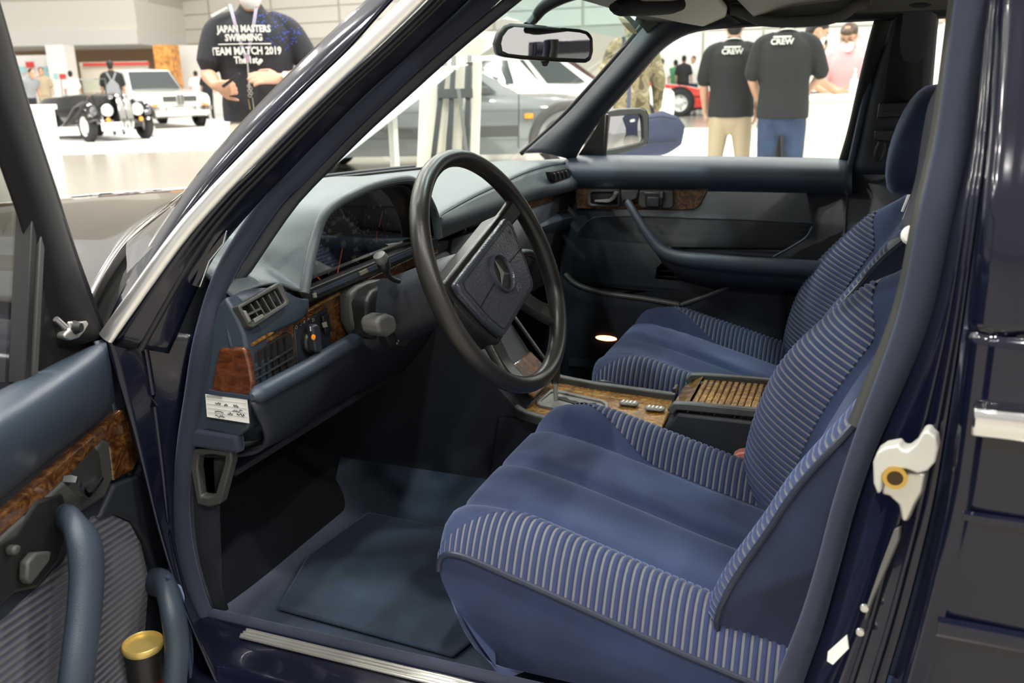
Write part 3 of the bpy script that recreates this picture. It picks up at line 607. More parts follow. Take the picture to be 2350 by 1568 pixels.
tube('roll_edge', [visor_pt(u, v, -.006) for u, v in ((1410, 17), (1430, 18), (1480, 18), (1530, 16), (1560, 10))], .0165, 'visor_dark', sv, n=24, sides=14, ry=.013, scale=lambda t: .55+.45*sstep(0, .12, t)*(1-.3*sstep(.9, 1, t)))
# interior mirror
im = thing('rear_view_mirror', WY(1250, 95, 0.02), 'black rear-view mirror hanging from the windscreen top', 'mirror')
mo_px = [(1135, 100), (1142, 76), (1156, 58), (1172, 52), (1250, 58), (1330, 66), (1352, 72), (1362, 86), (1363, 118), (1358, 138), (1346, 144), (1270, 141), (1200, 136), (1160, 131), (1140, 126)]
MN = V(.53, -.848, .0)
def MP(u, v, d=0.0): return WP(u, v, MN, MN.dot(V(-.58, .02, 1.25))+d)
outer = [MP(u, v) for u, v in mo_px]; cen = sum(outer, V(0, 0, 0))/len(outer)
prism('housing', [cen+(p-cen)*1.0 for p in outer], MN*-.030, 'black_plastic', im, bevel=.006, seg=3)
inn = [MP(u, v, .0015) for u, v in ((1150, 100), (1154, 84), (1166, 68), (1180, 62), (1250, 67), (1330, 75), (1344, 79), (1353, 90), (1354, 116), (1350, 130), (1342, 135), (1270, 132), (1200, 127), (1166, 123), (1153, 117)) ]
glass_f = V(.80, -.60, -.05)
mesh('glass', inn, [tuple(range(len(inn)))], 'mirror_glass', im, smooth=0, solid=.001)
tube('stem', [MP(1210, 60, -.02), WY(1228, 40, .03), WY(1250, 14, .02), WY(1290, -10, .01), WY(1340, -30, .0)], .011, 'black_plastic', im, n=16, scale=lambda t: .8+.9*t)
prism('dip_lever', [MP(u, v, -.008) for u, v in ((1242, 140), (1262, 141), (1256, 152), (1246, 152))], MN*-.012, 'black_plastic', im, bevel=.002)
# far belt
sb = thing('seat_belt', WY(2050, 200, .60), 'black seat belt on its pillar guide behind the passenger seat', 'seat belt')
mesh('webbing', [WY(u, v, y) for u, v, y in ((2060, 30, .575), (2128, 22, .575), (2118, 120, .595), (2114, 240, .62), (2026, 250, .62), (2040, 130, .595))], [(0, 1, 2, 5), (5, 2, 3, 4)], 'matte_black', sb, solid=.003)
prism('guide', [WY(u, v, .615) for u, v in ((2016, 238), (2090, 232), (2086, 268), (2012, 272))], (0, -.012, 0), 'black_plastic', sb, bevel=.004)
ringplate('guide_slot', [WY(u, v, .60) for u, v in ((2022, 246), (2078, 242), (2076, 258), (2020, 262))], [WY(u, v, .60) for u, v in ((2030, 250), (2070, 247), (2068, 254), (2028, 257))], (0, -.003, 0), 'vinyl_dark', sb)
prism('buckle_tongue', [WY(u, v, .635) for u, v in ((2006, 300), (2060, 296), (2056, 326), (2008, 322))], (0, -.010, 0), 'black_plastic', sb, bevel=.003)
tube('tongue_loop', [WY(u, v, .635) for u, v in ((2018, 326), (2008, 350), (2010, 366), (2022, 366), (2030, 344), (2030, 328))], .003, 'black_plastic', sb, n=20, up=(0, 1, 0))
# near belt beside the centre pillar
nb = thing('seat_belt', WY(2110, 350, -.60), 'grey-blue seat belt webbing hanging inside the near door pillar', 'seat belt')
mat('belt_grey', (.060, .064, .078), .8)
loft('webbing', [[WY(u, v, -.585) for u, v in ((2170, 170), (2134, 230), (2118, 300), (2098, 420), (2064, 525))], [WY(u, v, -.605) for u, v in ((2215, 190), (2190, 260), (2172, 330), (2148, 440), (2104, 545))]], 'belt_grey', nb, nu=20, nv=4, solid=.004)
lathe('stop_button', [(.001, 0), (.010, 0), (.011, .004), (.008, .008), (.001, .009)], WY(2092, 540, -.615), (-.2, -1, .2), 'paper', nb, n=16)
# ------------------------------------------------------------------ front seats
SEATHW = .282
CP = arc([V(-.470, 0, .375), V(-.510, 0, .43), V(-.545, 0, .500), V(-.540, 0, .540), V(-.505, 0, .553), V(-.42, 0, .540), V(-.30, 0, .508), V(-.17, 0, .472), V(-.05, 0, .445), V(.03, 0, .44)], 200)
CL = sum((CP[i+1]-CP[i]).length for i in range(199))
def cpath(u): x = max(0, min(198.999, u*199)); i = int(x); return CP[i].lerp(CP[i+1], x-i)
def cush(u, t):
    p = cpath(u); at = abs(t); s = u*CL
    front = 1-sstep(.10, .30, s)
    z = p.z-.013*math.exp(-(t/.045)**2)*sstep(.10, .22, s) + .010*(1-at)*sstep(.0, .2, s)*(1-abs(2*at-1)*.4)
    b = max(0, (at-.60)/.40)
    amp = .35+.65*sstep(.15, .33, s)
    z += amp*(.046*math.sin(min(b, 1)*math.pi*.75)) - .054*b**4*amp - .016*front*at**5
    z -= .012*sstep(.12, .2, s)*math.exp(-((at-.58)/.05)**2)
    x = p.x + .032*front*at**5
    hw = SEATHW
    return V(x, t*hw, z)
S0 = .092
BP = arc([V(.040, 0, .372), V(-.020, 0, .378), V(-.052, 0, .41), V(-.058, 0, .48), V(-.040, 0, .58), V(.000, 0, .685), V(.052, 0, .79), V(.095, 0, .875), V(.122, 0, .925), V(.150, 0, .950), V(.185, 0, .948), V(.212, 0, .91), V(.215, 0, .75), V(.19, 0, .58), V(.150, 0, .38)], 240)
BL = sum((BP[i+1]-BP[i]).length for i in range(239))
def bpath(v): x = max(0, min(238.999, v*239)); i = int(x); return BP[i].lerp(BP[i+1], x-i)
VF = .50      # share of the path that is the front face
def back(v, t):
    p = bpath(v); at = abs(t); s = v*BL-S0
    b = max(0., (at-.42)/.58)
    prof = (1-(1-b/.86)**2) if b < .86 else 1-.14*((b-.86)/.14)**2
    amp = .108*sstep(-.10, .08, s)*(1-.42*sstep(.25, .50, s))*(1-sstep(.46, .62, s))
    if t < 0: amp *= .85-.30*sstep(.06, .26, s)
    x = p.x-.93*amp*prof; z = p.z+.30*amp*prof
    hw = .245+.025*sstep(0, .12, s)-.075*sstep(.36, .62, s)
    if s > .62: hw = .195+.055*sstep(.66, 1.0, s)
    if s < .58: x -= .006*(1-at)*math.cos(t*3)
    z -= .03*at**4*sstep(.40, .56, s)*(1-sstep(.60, .7, s))
    return V(x, t*hw, z)
def normal(f, u, t):
    a = f(min(1, u+.004), t)-f(max(0, u-.004), t); b = f(u, min(1, t+.01))-f(u, max(-1, t-.01))
    return a.cross(b).normalized()
def patch(name, f, us, ts, m, parent, flip=False, **k):
    vs = []; nu, nt = len(us), len(ts[0]) if isinstance(ts[0], (list, tuple)) else len(ts)
    for i, u in enumerate(us):
        row = ts[i] if isinstance(ts[0], (list, tuple)) else ts
        for t in row: vs.append(f(u, t))
    fs = gridfaces(nt, nu)
    if flip: fs = [tuple(reversed(q)) for q in fs]
    return mesh(name, vs, fs, m, parent, **k)
def seat(name, yc, label, side, hx=.0):
    XF[0] = Matrix.Translation((0, yc, 0))
    t_ = thing(name, (-.2, 0, .27), label, 'car seat', 'front seats')
    tbc = lambda u: .985-.385*sstep(.15, .44, u*CL)
    us = lins(0, 1, 64)
    c = patch('cushion', cush, us, [[tbc(u)*x for x in lins(-1, 1, 29)] for u in us], 'velour', t_, smooth=80)
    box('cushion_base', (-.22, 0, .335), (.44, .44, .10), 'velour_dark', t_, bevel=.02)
    u0 = .185/CL
    for sg in (-1, 1):
        ub = lins(.175/CL, 1, 60)
        bo = patch('cushion_bolster', cush, ub, [[sg*(tbc(u)+(1-tbc(u))*w) for w in lins(0, 1, 12)] for u in ub], 'cord_valley', t_, flip=sg < 0, smooth=80)
        pitch = .0112/CL; n = int((1-u0)/pitch)
        for i in range(n):
            uc = u0+pitch*i; vs = []; W_ = lins(0.0, 1, 11)
            for d, h in ((-.34, .0002), (-.22, .0026), (.22, .0026), (.34, .0002)):
                for w in W_:
                    u = uc+d*pitch; t = sg*(tbc(u)+(1-tbc(u))*w); nn = normal(cush, u, t)
                    if nn.z < -.1 or (abs(nn.z) <= .1 and nn.y*sg < 0): nn = -nn
                    vs.append(cush(u, t)+nn*h)
            mesh('rib', vs, gridfaces(11, 4), 'cord_ridge', bo, smooth=80)
        # side skirt of the cushion below the piping
        e = [cush(u, sg) for u in lins(0, 1, 40)]
        bt = [V(max(-.462, p.x+.03), sg*(SEATHW-.035), .335) for p in e]
        mid = [(a*.5+b_*.5)+V(0, sg*.012, 0) for a, b_ in zip(e, bt)]
        loft('cushion_side', [e, mid, bt], 'velour', t_, nu=40, nv=8, smooth=80)
        tube('piping', [cush(u, sg*1.003)+V(0, sg*.001, 0) for u in lins(.170/CL, 1, 50)], .0042, 'piping', t_, sides=8)
    # ---- backrest
    tbb = lambda v: .46+.50*sstep(.40, .545, v*BL-S0)
    vs_ = lins(0, 1, 80)
    bk = patch('backrest', back, vs_, [[(tbb(v) if v*BL-S0 < .6 else 1)*x for x in lins(-1, 1, 25)] if v*BL-S0 < .6 else lins(-1, 1, 25) for v in vs_], 'velour', t_, smooth=80)
    for sg in (-1, 1):
        vb = lins(.02/BL, (.56+S0)/BL, 60)
        bo = patch('backrest_bolster', back, vb, [[sg*(tbb(v)+(1-tbb(v))*w) for w in lins(0, 1, 16)] for v in vb], 'cord_valley', t_, flip=sg < 0, smooth=80)
        pitch = .0112/BL; v0 = .06/BL; n = int(((.50+S0)/BL-v0)/pitch)
        for i in range(n):
            vc = v0+pitch*i; vs = []
            for d, h in ((-.34, .0002), (-.22, .0026), (.22, .0026), (.34, .0002)):
                for w in lins(0, 1, 13):
                    v = vc+d*pitch; t = sg*(tbb(v)+(1-tbb(v))*w); nn = normal(back, v, t)
                    if nn.x > 0: nn = -nn
                    vs.append(back(v, t)+nn*h)
            mesh('rib', vs, gridfaces(13, 4), 'cord_ridge', bo, smooth=80)
        loop = [back(v, sg) for v in vs_]
        cen = sum(loop, V(0, 0, 0))/len(loop)+V(0, sg*.018, 0)
        inner = [p.lerp(cen, .5)+V(0, sg*.014, 0) for p in loop]
        n = len(loop); vv = loop+inner+[cen]
        ff = [(i, (i+1) % n, n+(i+1) % n, n+i) for i in range(n)]+[(n+i, n+(i+1) % n, 2*n) for i in range(n)]
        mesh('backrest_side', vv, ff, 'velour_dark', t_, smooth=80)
        tube('piping', [back(v, sg*1.004) for v in lins(0, (.60+S0)/BL, 60)], .0042, 'piping', t_, sides=8)
    # hinge cover at the foot of the backrest
    for sg in (-1, 1):
        prism('hinge_cover', [V(x, sg*.250, z) for x, z in ((-.035, .345), (-.045, .40), (-.02, .445), (.04, .47), (.10, .46), (.12, .40), (.10, .34))], (0, sg*.034, 0), 'velour', t_, bevel=.012, seg=4)
    # ---- headrest
    hc = V(.118+hx, 0, 1.042); rows = []
    for k in range(13):
        a = -math.pi/2+math.pi*k/12; zz = .112*math.sin(a); wid = max(.02, math.cos(a))**.70
        ring = []
        for q in range(24):
            th = 2*math.pi*q/24; ex = lambda c_, p_: math.copysign(abs(c_)**p_, c_)
            yy = .135*wid*ex(math.cos(th), .6); xx = .055*wid**.7*ex(math.sin(th), .8)
            xx += -.010 + .020*(yy/.135)**2*(-1)
            ring.append(hc+V(xx+.22*zz, yy, zz))
        rows.append(ring)
    hr = mesh('headrest', [p for r in rows for p in r], gridfaces(24, 13, True)+[tuple(range(24))[::-1], tuple(range(12*24, 13*24))], 'velour', t_, smooth=80)
    for y in (-.06, .06): tube('headrest_post', [hc+V(-.03, y, -.16), hc+V(0, y, -.05)], .007, 'chrome', hr)
    # rails
    for y in (-.17, .17):
        box('seat_rail', (-.22, y, .295), (.46, .035, .022), 'satin_metal', t_, bevel=.004)
    for x in (-.36, -.05):
        box('seat_foot', (x, 0, .305), (.04, .38, .03), 'black_plastic', t_, bevel=.004)
    XF[0] = None
    return t_
seat('driver_seat', -.395, 'blue velour front seat nearest the open door, ribbed side bolsters, below the steering wheel', -1, .07)
seat('passenger_seat', .395, 'blue velour front seat beyond the centre console, next to the closed passenger door', 1)
# ------------------------------------------------------------------ passenger door (closed, far side)
pd = thing('passenger_door', (-.4, .74, .3), 'closed passenger door with wood strip, corduroy panel and blue grab handle', 'car door')
Q = lambda u, v, y=.70: WY(u, v, y)
def door_pad(rows, name, m, nu=40, nv=16): return loft(name, rows, m, pd, nu=nu, nv=nv, solid=.01)
xs = [(1300, 366), (1400, 367), (1550, 369), (1700, 371), (1850, 374), (1955, 377)]
def row(dv, y, pts=xs): return [Q(u, v+dv, y) for u, v in pts]
door_pad([row(-3, .745), row(-1, .725), row(6, .695), row(24, .672), row(44, .674), row(56, .690), row(62, .705)], 'belt_pad', 'vinyl_navy')
mesh('card', [Q(1290, 410, .706), Q(1945, 420, .706), V(-.02, .706, .30), V(-.78, .706, .30)], [(0, 1, 2, 3)], 'vinyl_dark', pd, solid=.008)
wp = [(1318, 425), (1400, 425), (1500, 427), (1580, 429), (1627, 432), (1618, 452), (1606, 474), (1592, 482), (1560, 484), (1450, 482), (1322, 480)]
prism('wood_strip', [Q(u, v, .690) for u, v in wp], (0, .016, 0), 'burl_wood', pd, bevel=.004, seg=3)
tube('wood_edge', [Q(u, v, .687) for u, v in ((1318, 427), (1420, 428), (1520, 429), (1625, 434))], .0025, 'burl_wood', pd, n=16)
hb = ringplate('handle_bezel', [Q(u, v, .682) for u, v in ((1350, 436), (1420, 434), (1424, 440), (1424, 470), (1418, 476), (1354, 474), (1348, 468), (1348, 442))], [Q(u, v, .682) for u, v in ((1358, 441), (1414, 440), (1417, 444), (1417, 466), (1413, 470), (1358, 469), (1355, 465), (1355, 445))], (0, .012, 0), 'trim_grey', pd, bevel=.002)
mesh('handle_recess', [Q(u, v, .689) for u, v in ((1354, 440), (1418, 439), (1418, 471), (1354, 471))], [(0, 1, 2, 3)], 'matte_black', pd, solid=.001)
sweep('door_handle', [Q(1366, 461, .680), Q(1385, 461, .677), Q(1400, 460, .672), Q(1410, 452, .668), Q(1414, 442, .664)], [(-.002, -.0045), (.002, -.0045), (.003, 0), (.002, .0045), (-.002, .0045)], 'satin_metal', pd, n=16, up=(0, 1, 0), scale=lambda t: 1+1.1*t)
prism('handle_surround', [Q(u, v, .676) for u, v in ((1424, 436), (1466, 436), (1462, 456), (1450, 462), (1432, 462), (1426, 470))], (0, .012, 0), 'trim_grey', pd, bevel=.004)
prism('switch_block', [Q(u, v, .680) for u, v in ((1466, 437), (1545, 438), (1546, 474), (1538, 480), (1470, 478), (1464, 470))], (0, .014, 0), 'trim_grey', pd, bevel=.004)
prism('seat_switch', [Q(u, v, .674) for u, v in ((1478, 441), (1524, 442), (1520, 474), (1480, 474))], (0, .01, 0), 'black_plastic', pd, bevel=.003)
prism('seat_switch', [Q(u, v, .668) for u, v in ((1485, 452), (1513, 453), (1512, 476), (1486, 475))], (0, .012, 0), 'vinyl_dark', pd, bevel=.003)
prism('seat_switch', [Q(u, v, .669) for u, v in ((1516, 440), (1522, 440), (1522, 456), (1514, 456))], (0, .012, 0), 'trim_grey', pd, bevel=.002)
cp = [(1310, 640), (1314, 590), (1322, 545), (1345, 510), (1390, 497), (1600, 502), (1866, 513), (1862, 528), (1840, 548), (1775, 590), (1712, 640), (1640, 670), (1560, 698), (1440, 689), (1360, 668)]
prism('corduroy_panel', [Q(u, v, .698) for u, v in cp], (0, .010, 0), 'door_corduroy', pd)
tube('panel_welt', [Q(u, v, .699) for u, v in ((1865, 520), (1850, 545), (1820, 565), (1775, 590))], .0035, 'vinyl_navy', pd, n=16)
tube('panel_welt', [Q(u, v, .699) for u, v in ((1322, 545), (1345, 510), (1390, 497), (1600, 501), (1866, 512))], .0025, 'vinyl_dark', pd, n=24)
# pull handle running into the armrest
AP = [Q(1440, 462, .668), Q(1452, 482, .655), Q(1475, 520, .640), Q(1500, 556, .630), Q(1522, 578, .624), Q(1560, 592, .620), Q(1640, 602, .615), Q(1740, 610, .615), Q(1850, 616, .62), Q(1930, 622, .63)]
tube('armrest', AP, .0175, 'vinyl_navy', pd, n=50, sides=14, up=(0, 1, 0), ry=.013, scale=lambda t: .62+.62*sstep(.05, .5, t))
loft('armrest_body', [[p+V(0, 0, -.004) for p in AP[2:]], [p+V(0, .02, -.05*min(1, .1+i*.25)) for i, p in enumerate(AP[2:])], [V(p.x, .699, p.z-.085*min(1, .1+i*.25)) for i, p in enumerate(AP[2:])]], 'vinyl_dark', pd, nu=24, nv=8, solid=.006)
sweep('pocket_rim', [Q(u, v, .672) for u, v in ((1296, 628), (1315, 648), (1345, 662), (1400, 675), (1480, 686), (1562, 700))], [(-.006, -.011), (.006, -.011), (.006, .011), (-.006, .011)], 'trim_grey', pd, n=24, up=(0, 1, 0), bevel=.004)
sweep('pocket_rim', [Q(u, v, .672) for u, v in ((1562, 700), (1620, 680), (1680, 655), (1714, 640))], [(-.006, -.009), (.006, -.009), (.006, .009), (-.006, .009)], 'trim_grey', pd, n=14, up=(0, 1, 0), bevel=.004)
loft('map_pocket', [[Q(u, v+6, .668) for u, v in ((1290, 628), (1345, 662), (1480, 686), (1562, 700), (1620, 680), (1714, 640), (1800, 640))], [V(x, .662, .46) for x in (-.78, -.68, -.55, -.44, -.36, -.25, -.15)], [V(x, .69, .31) for x in (-.78, -.68, -.55, -.44, -.36, -.25, -.15)]], 'carpet_dark', pd, nu=30, nv=10, solid=.005)
box('scuff_strip', (-.45, .672, .395), (.62, .012, .05), 'vinyl_dark', pd, bevel=.005)
cl = WY(1392, 776, .66)
ct = lathe('courtesy_lamp', [(.001, 0), (.020, 0), (.022, .004), (.018, .008), (.001, .009)], cl, (0, -1, .15), 'lamp_glow', pd, n=20, sx=1.4, sy=.35)
tag(ct, 'glowing orange courtesy lamp')
# window with frame, sail panel and mirror
sail = [(1318, 368), (1352, 318), (1388, 258), (1390, 300), (1386, 366)]
prism('sail_panel', [Q(u, v, .735) for u, v in sail], (0, .012, 0), 'matte_black', pd, bevel=.002)
bar('quarter_bar', Q(1387, 366, .735), Q(1393, 262, .715), .008, .012, 'trim_grey', pd)
FR = [(1952, 378), (1975, 300), (2000, 190), (2022, 100), (2037, 46)]
def ylean(v): return .74-.16*(378-v)/332
loft('window_frame', [[Q(u-26, v, ylean(v)) for u, v in FR], [Q(u-14, v, ylean(v)-.012) for u, v in FR], [Q(u+6, v, ylean(v)-.006) for u, v in FR]], 'matte_black', pd, nu=16, nv=6, solid=.006)
mesh('window_glass', [Q(1385, 366, .742), Q(1945, 377, .742), Q(2030, 46, .595), Q(1600, 66, .60), Q(1500, 125, .63)], [(0, 1, 2, 3, 4)], 'window_glass', pd, smooth=0)
box('belt_seal', (WY(1660, 368, .742)), (.66, .008, .006), 'rubber', pd, bevel=.001)
loft('door_skin', [[V(-.98, .80, .93), V(-.5, .80, .945), V(.02, .80, .95)], [V(-.98, .87, .88), V(-.5, .875, .89), V(.02, .875, .89)], [V(-.98, .895, .70), V(-.5, .90, .70), V(.02, .90, .70)], [V(-.98, .88, .30), V(-.5, .88, .28), V(.02, .88, .28)]], 'paint_navy', pd, nu=12, nv=12, solid=.004)
MY = .90
def MQ(u, v, d=0): return WP(u, v, (.86, -.50, .03), .86*-.70-.50*.90+.03*1.1+d)
mh = [(1392, 256), (1420, 250), (1470, 248), (1482, 252), (1488, 264), (1488, 322), (1484, 332), (1450, 345), (1410, 356), (1386, 360)]
mi_ = [(1402, 268), (1425, 266), (1468, 262), (1474, 268), (1476, 280), (1478, 318), (1474, 326), (1450, 332), (1416, 340), (1394, 344)]
mhs = ringplate('mirror_housing', [MQ(u, v) for u, v in mh], [MQ(u, v) for u, v in mi_], V(-.86, .50, 0)*.03, 'trim_grey', pd, bevel=.004, seg=3)
hcen = MQ(1440, 300, -.12)
loft('mirror_shell', [[MQ(u, v, -.03) for u, v in mh]+[MQ(*mh[0], -.03)], [(MQ(u, v, -.03)-MQ(1440, 300, -.03))*.93+MQ(1440, 300, -.085) for u, v in mh]+[(MQ(*mh[0], -.03)-MQ(1440, 300, -.03))*.93+MQ(1440, 300, -.085)], [hcen]*(len(mh)+1)], 'paint_navy', pd, nu=40, nv=8)
mg = [MQ(u, v, -.005) for u, v in mi_]
MGR = Matrix.Rotation(math.radians(0), 3, 'Z')
gc_ = sum(mg, V(0, 0, 0))/len(mg); gn_ = V(.86, -.50, .03).normalized(); gv = []
for q in lins(0, 1, 7)[1:]:
    for p in mg: d_ = (p-gc_)*q; gv.append(gc_+d_-gn_*(d_.length_squared/2.0))
NG = len(mg); gf = gridfaces(NG, 6, True)+[(NG*6, (i+1) % NG, i) for i in range(NG)]
mesh('mirror_glass', gv+[gc_], gf, 'mirror_glass', pd, smooth=180)
# ------------------------------------------------------------------ driver door (swung open)
TH = math.radians(72); HX, HY = -1.0, -.80
DD = V(math.cos(TH), -math.sin(TH), 0); DN = V(math.sin(TH), math.cos(TH), 0)
dd = thing('driver_door', (HX, HY, .3), 'open driver door with blue vinyl top, wood strip, grab handle and pocket', 'car door')
def DP(u, v, n=0.0): return WP(u, v, DN, DN.dot(V(HX, HY, 0))+n)
def DS(s, z, n): return V(HX, HY, z)+DD*s+DN*n
def dl(name, rows, m, nu=30, nv=12, ext=False, **k):
    R = [[DP(*p) for p in r] for r in rows]
    if ext:
        for r in R: L = r[-1]; s0 = (L-V(HX, HY, 0)).dot(DD); r += [L+DD*(.6*(1.08-s0)), L+DD*(1.08-s0)]
    return loft(name, R, m, dd, nu=nu, nv=nv, **k)
# window frame front leg
dl('window_frame', [[(-60, -170, .0), (0, 30, .0), (60, 240, .0), (125, 440, .0), (190, 640, .0), (238, 772, .0)], [(-74, -160, .022), (-12, 40, .022), (48, 250, .022), (112, 450, .022), (176, 650, .022), (226, 776, .022)], [(-110, -130, .024), (-48, 70, .024), (14, 275, .024), (78, 470, .024), (130, 660, .024), (180, 790, .024)], [(-150, -90, .010), (-86, 110, .010), (-22, 320, .010), (40, 500, .010), (80, 640, .01), (110, 800, .01)]], 'frame_black', nu=30, nv=14, solid=.004)
fr0 = DP(-130, -130, .012)
tube('window_frame_rear', [fr0, DS(.62, 1.30, .012), DS(.85, 1.325, .012), DS(1.0, 1.31, .012), DS(1.05, 1.2, .012), DS(1.08, .90, .012)], .018, 'frame_black', dd, n=30, up=tuple(DN))
tube('frame_edge', [DP(u, v, .012) for u, v in ((-58, -170), (2, 30), (62, 240), (127, 440), (192, 640), (240, 775))], .003, 'trim_grey', dd, n=30)
prism('sail_panel', [DP(u, v, .006) for u, v in ((92, 515), (100, 470), (130, 500), (234, 778), (200, 800), (130, 830), (70, 865), (78, 700))], DN*.012, 'frame_black', dd, bevel=.003)
bar('quarter_bar', DP(90, 510, .02), DP(72, 865, .02), .010, .012, 'trim_grey', dd, up=tuple(DN))
bar('window_channel', DP(62, 470, .012), DP(44, 880, .012), .012, .022, 'rubber', dd, up=tuple(DN))
mesh('window_glass', [DP(u, v, .0) for u, v in ((60, 500), (46, 880), (-400, 1150), (-400, 0), (-60, 80))], [(0, 1, 2, 3, 4)], 'window_glass', dd, smooth=0)
# mirror adjuster
prism('mirror_lever', [DP(u, v, .030) for u, v in ((160, 738), (200, 734), (206, 744), (196, 762), (184, 776), (165, 782), (150, 776), (150, 764), (164, 756))], DN*-.014, 'satin_metal', dd, bevel=.004, seg=3)
lathe('lever_boot', [(.014, 0), (.010, .012), (.006, .022)], DP(150, 752, .016), DN, 'rubber', dd, n=14)
tube('lever_pin', [DP(128, 732, .026), DP(150, 752, .030)], .004, 'satin_metal', dd)
# padded top
dl('belt_pad', [[(240, 778, .012), (190, 800, .012), (100, 845, .012), (0, 895, .012), (-150, 975, .012)], [(243, 784, .035), (195, 808, .040), (105, 860, .045), (0, 918, .045), (-150, 1005, .045)], [(248, 806, .052), (205, 840, .066), (110, 905, .072), (0, 975, .072), (-150, 1075, .072)], [(256, 850, .055), (212, 900, .066), (120, 975, .072), (0, 1060, .072), (-150, 1180, .072)], [(262, 905, .045), (225, 950, .050), (130, 1025, .052), (0, 1130, .052), (-150, 1260, .052)], [(264, 922, .030), (228, 965, .030), (132, 1042, .030), (0, 1150, .030), (-150, 1285, .030)]], 'vinyl_navy', nu=60, nv=24, ext=True, solid=.004)
# door card
cardpx = [(240, 778), (262, 850), (285, 950), (305, 1050), (345, 1160), (372, 1260), (392, 1350), (420, 1450), (450, 1568), (470, 1680)]
dl('card_edge', [[(u, v, .0) for u, v in cardpx], [(u-8, v+2, .020) for u, v in cardpx], [(u-26, v+6, .028) for u, v in cardpx]], 'vinyl_navy', nu=30, nv=6, solid=.004)
mesh('card', [DP(u, v, .018) for u, v in [(236, 800)]+[(u-14, v) for u, v in cardpx[1:]]]+[DS(.30, .30, .018), DS(1.08, .30, .018), DS(1.08, .88, .018)], [tuple(range(13))], 'vinyl_dark', dd, smooth=0, solid=.012)
# wood strip
prism('wood_strip', [DP(u, v, .026) for u, v in ((-150, 1290), (0, 1160), (132, 1045), (226, 968), (258, 940), (268, 946), (300, 1052), (285, 1082), (240, 1105), (232, 1030), (218, 1012), (140, 1090), (0, 1212), (-150, 1345))], DN*.014, 'burl_wood', dd, bevel=.004, seg=3)
# handle bezel, recess, chrome lever
prism('handle_plate', [DP(u, v, .030) for u, v in ((-150, 1350), (0, 1215), (150, 1085), (218, 1008), (232, 1012), (240, 1100), (222, 1142), (160, 1180), (120, 1210), (0, 1240), (-150, 1400))], DN*.012, 'trim_grey', dd, bevel=.004)
prism('handle_recess', [DP(u, v, .0425) for u, v in ((158, 1090), (215, 1028), (226, 1040), (233, 1092), (205, 1132), (186, 1140))], DN*.001, 'matte_black', dd)
sweep('door_handle', [DP(230, 1098, .046), DP(215, 1118, .05), DP(196, 1136, .056), DP(184, 1128, .062), DP(172, 1112, .068), DP(160, 1100, .072)], [(-.003, -.006), (.003, -.006), (.004, 0), (.003, .006), (-.003, .006)], 'chrome', dd, n=20, up=tuple(DN), scale=lambda t: .7+.6*t)
# front upright in black vinyl
prism('front_upright', [DP(u, v, .022) for u, v in ((200, 1190), (236, 1110), (292, 1090), (304, 1062), (345, 1165), (372, 1262), (388, 1330), (345, 1350), (332, 1300), (310, 1240), (280, 1195), (240, 1180))], DN*.018, 'vinyl_dark', dd, bevel=.005, seg=3)
# corduroy panel and pocket
corduroy('driver_door_corduroy', (.006, .008, .022), (.020, .027, .060), 36.0, (0, .55, 0))
prism('corduroy_panel', [DP(u, v, .024) for u, v in ((60, 1360), (130, 1290), (200, 1185), (240, 1180), (285, 1200), (312, 1250), (330, 1330), (322, 1440), (300, 1568), (280, 1700))]+[DS(.45, .38, .024), DS(1.0, .38, .024), DS(1.0, .62, .024)], DN*.008, 'driver_door_corduroy', dd)
# pull handle
GP = [DP(150, 1188, .050), DP(166, 1200, .070), DP(184, 1225, .085), DP(196, 1265, .092), DP(199, 1330, .095), DP(192, 1420, .096), DP(180, 1520, .096), DP(165, 1640, .09)]
tube('grab_handle', GP, .0255, 'vinyl_navy', dd, n=40, sides=14, up=tuple(DN), ry=.018, scale=lambda t: .72+.28*sstep(0, .3, t))
# switch block
prism('switch_block', [DP(u, v, .030) for u, v in ((-60, 1260), (10, 1225), (60, 1150), (120, 1130), (140, 1200), (110, 1290), (60, 1350), (10, 1360), (-60, 1420))], DN*.014, 'black_plastic', dd, bevel=.004)
prism('window_switch', [DP(u, v, .046) for u, v in ((42, 1290), (62, 1268), (98, 1265), (92, 1290), (50, 1342), (40, 1330))], DN*.012, 'trim_grey', dd, bevel=.003)
prism('window_switch', [DP(u, v, .046) for u, v in ((8, 1262), (16, 1250), (28, 1252), (24, 1270), (12, 1276))], DN*.012, 'trim_grey', dd, bevel=.003)
# pocket rim
PP = [DP(352, 1335, .030), DP(378, 1345, .085), DP(395, 1400, .11), DP(405, 1460, .115), DP(405, 1520, .115), DP(398, 1600, .11)]
tube('pocket_rim', PP, .022, 'vinyl_navy', dd, n=30, sides=14, up=tuple(DN), ry=.016)
loft('pocket_side', [[DP(u, v, .026) for u, v in ((388, 1300), (398, 1350), (418, 1430), (440, 1530), (455, 1600))], [DP(u, v, .06) for u, v in ((384, 1310), (412, 1350), (432, 1430), (452, 1530), (465, 1600))], [DP(u, v, .10) for u, v in ((380, 1325), (408, 1360), (424, 1430), (432, 1530), (435, 1600))]], 'velour', dd, nu=20, nv=8, solid=.004)
loft('door_skin', [[DS(s, .90, -.05) for s in lins(.12, 1.1, 6)], [DS(s, .86, -.085) for s in lins(.12, 1.1, 6)], [DS(s, .65, -.10) for s in lins(.12, 1.1, 6)], [DS(s, .30, -.085) for s in lins(.12, 1.1, 6)]], 'paint_navy', dd, nu=12, nv=12, solid=.004)
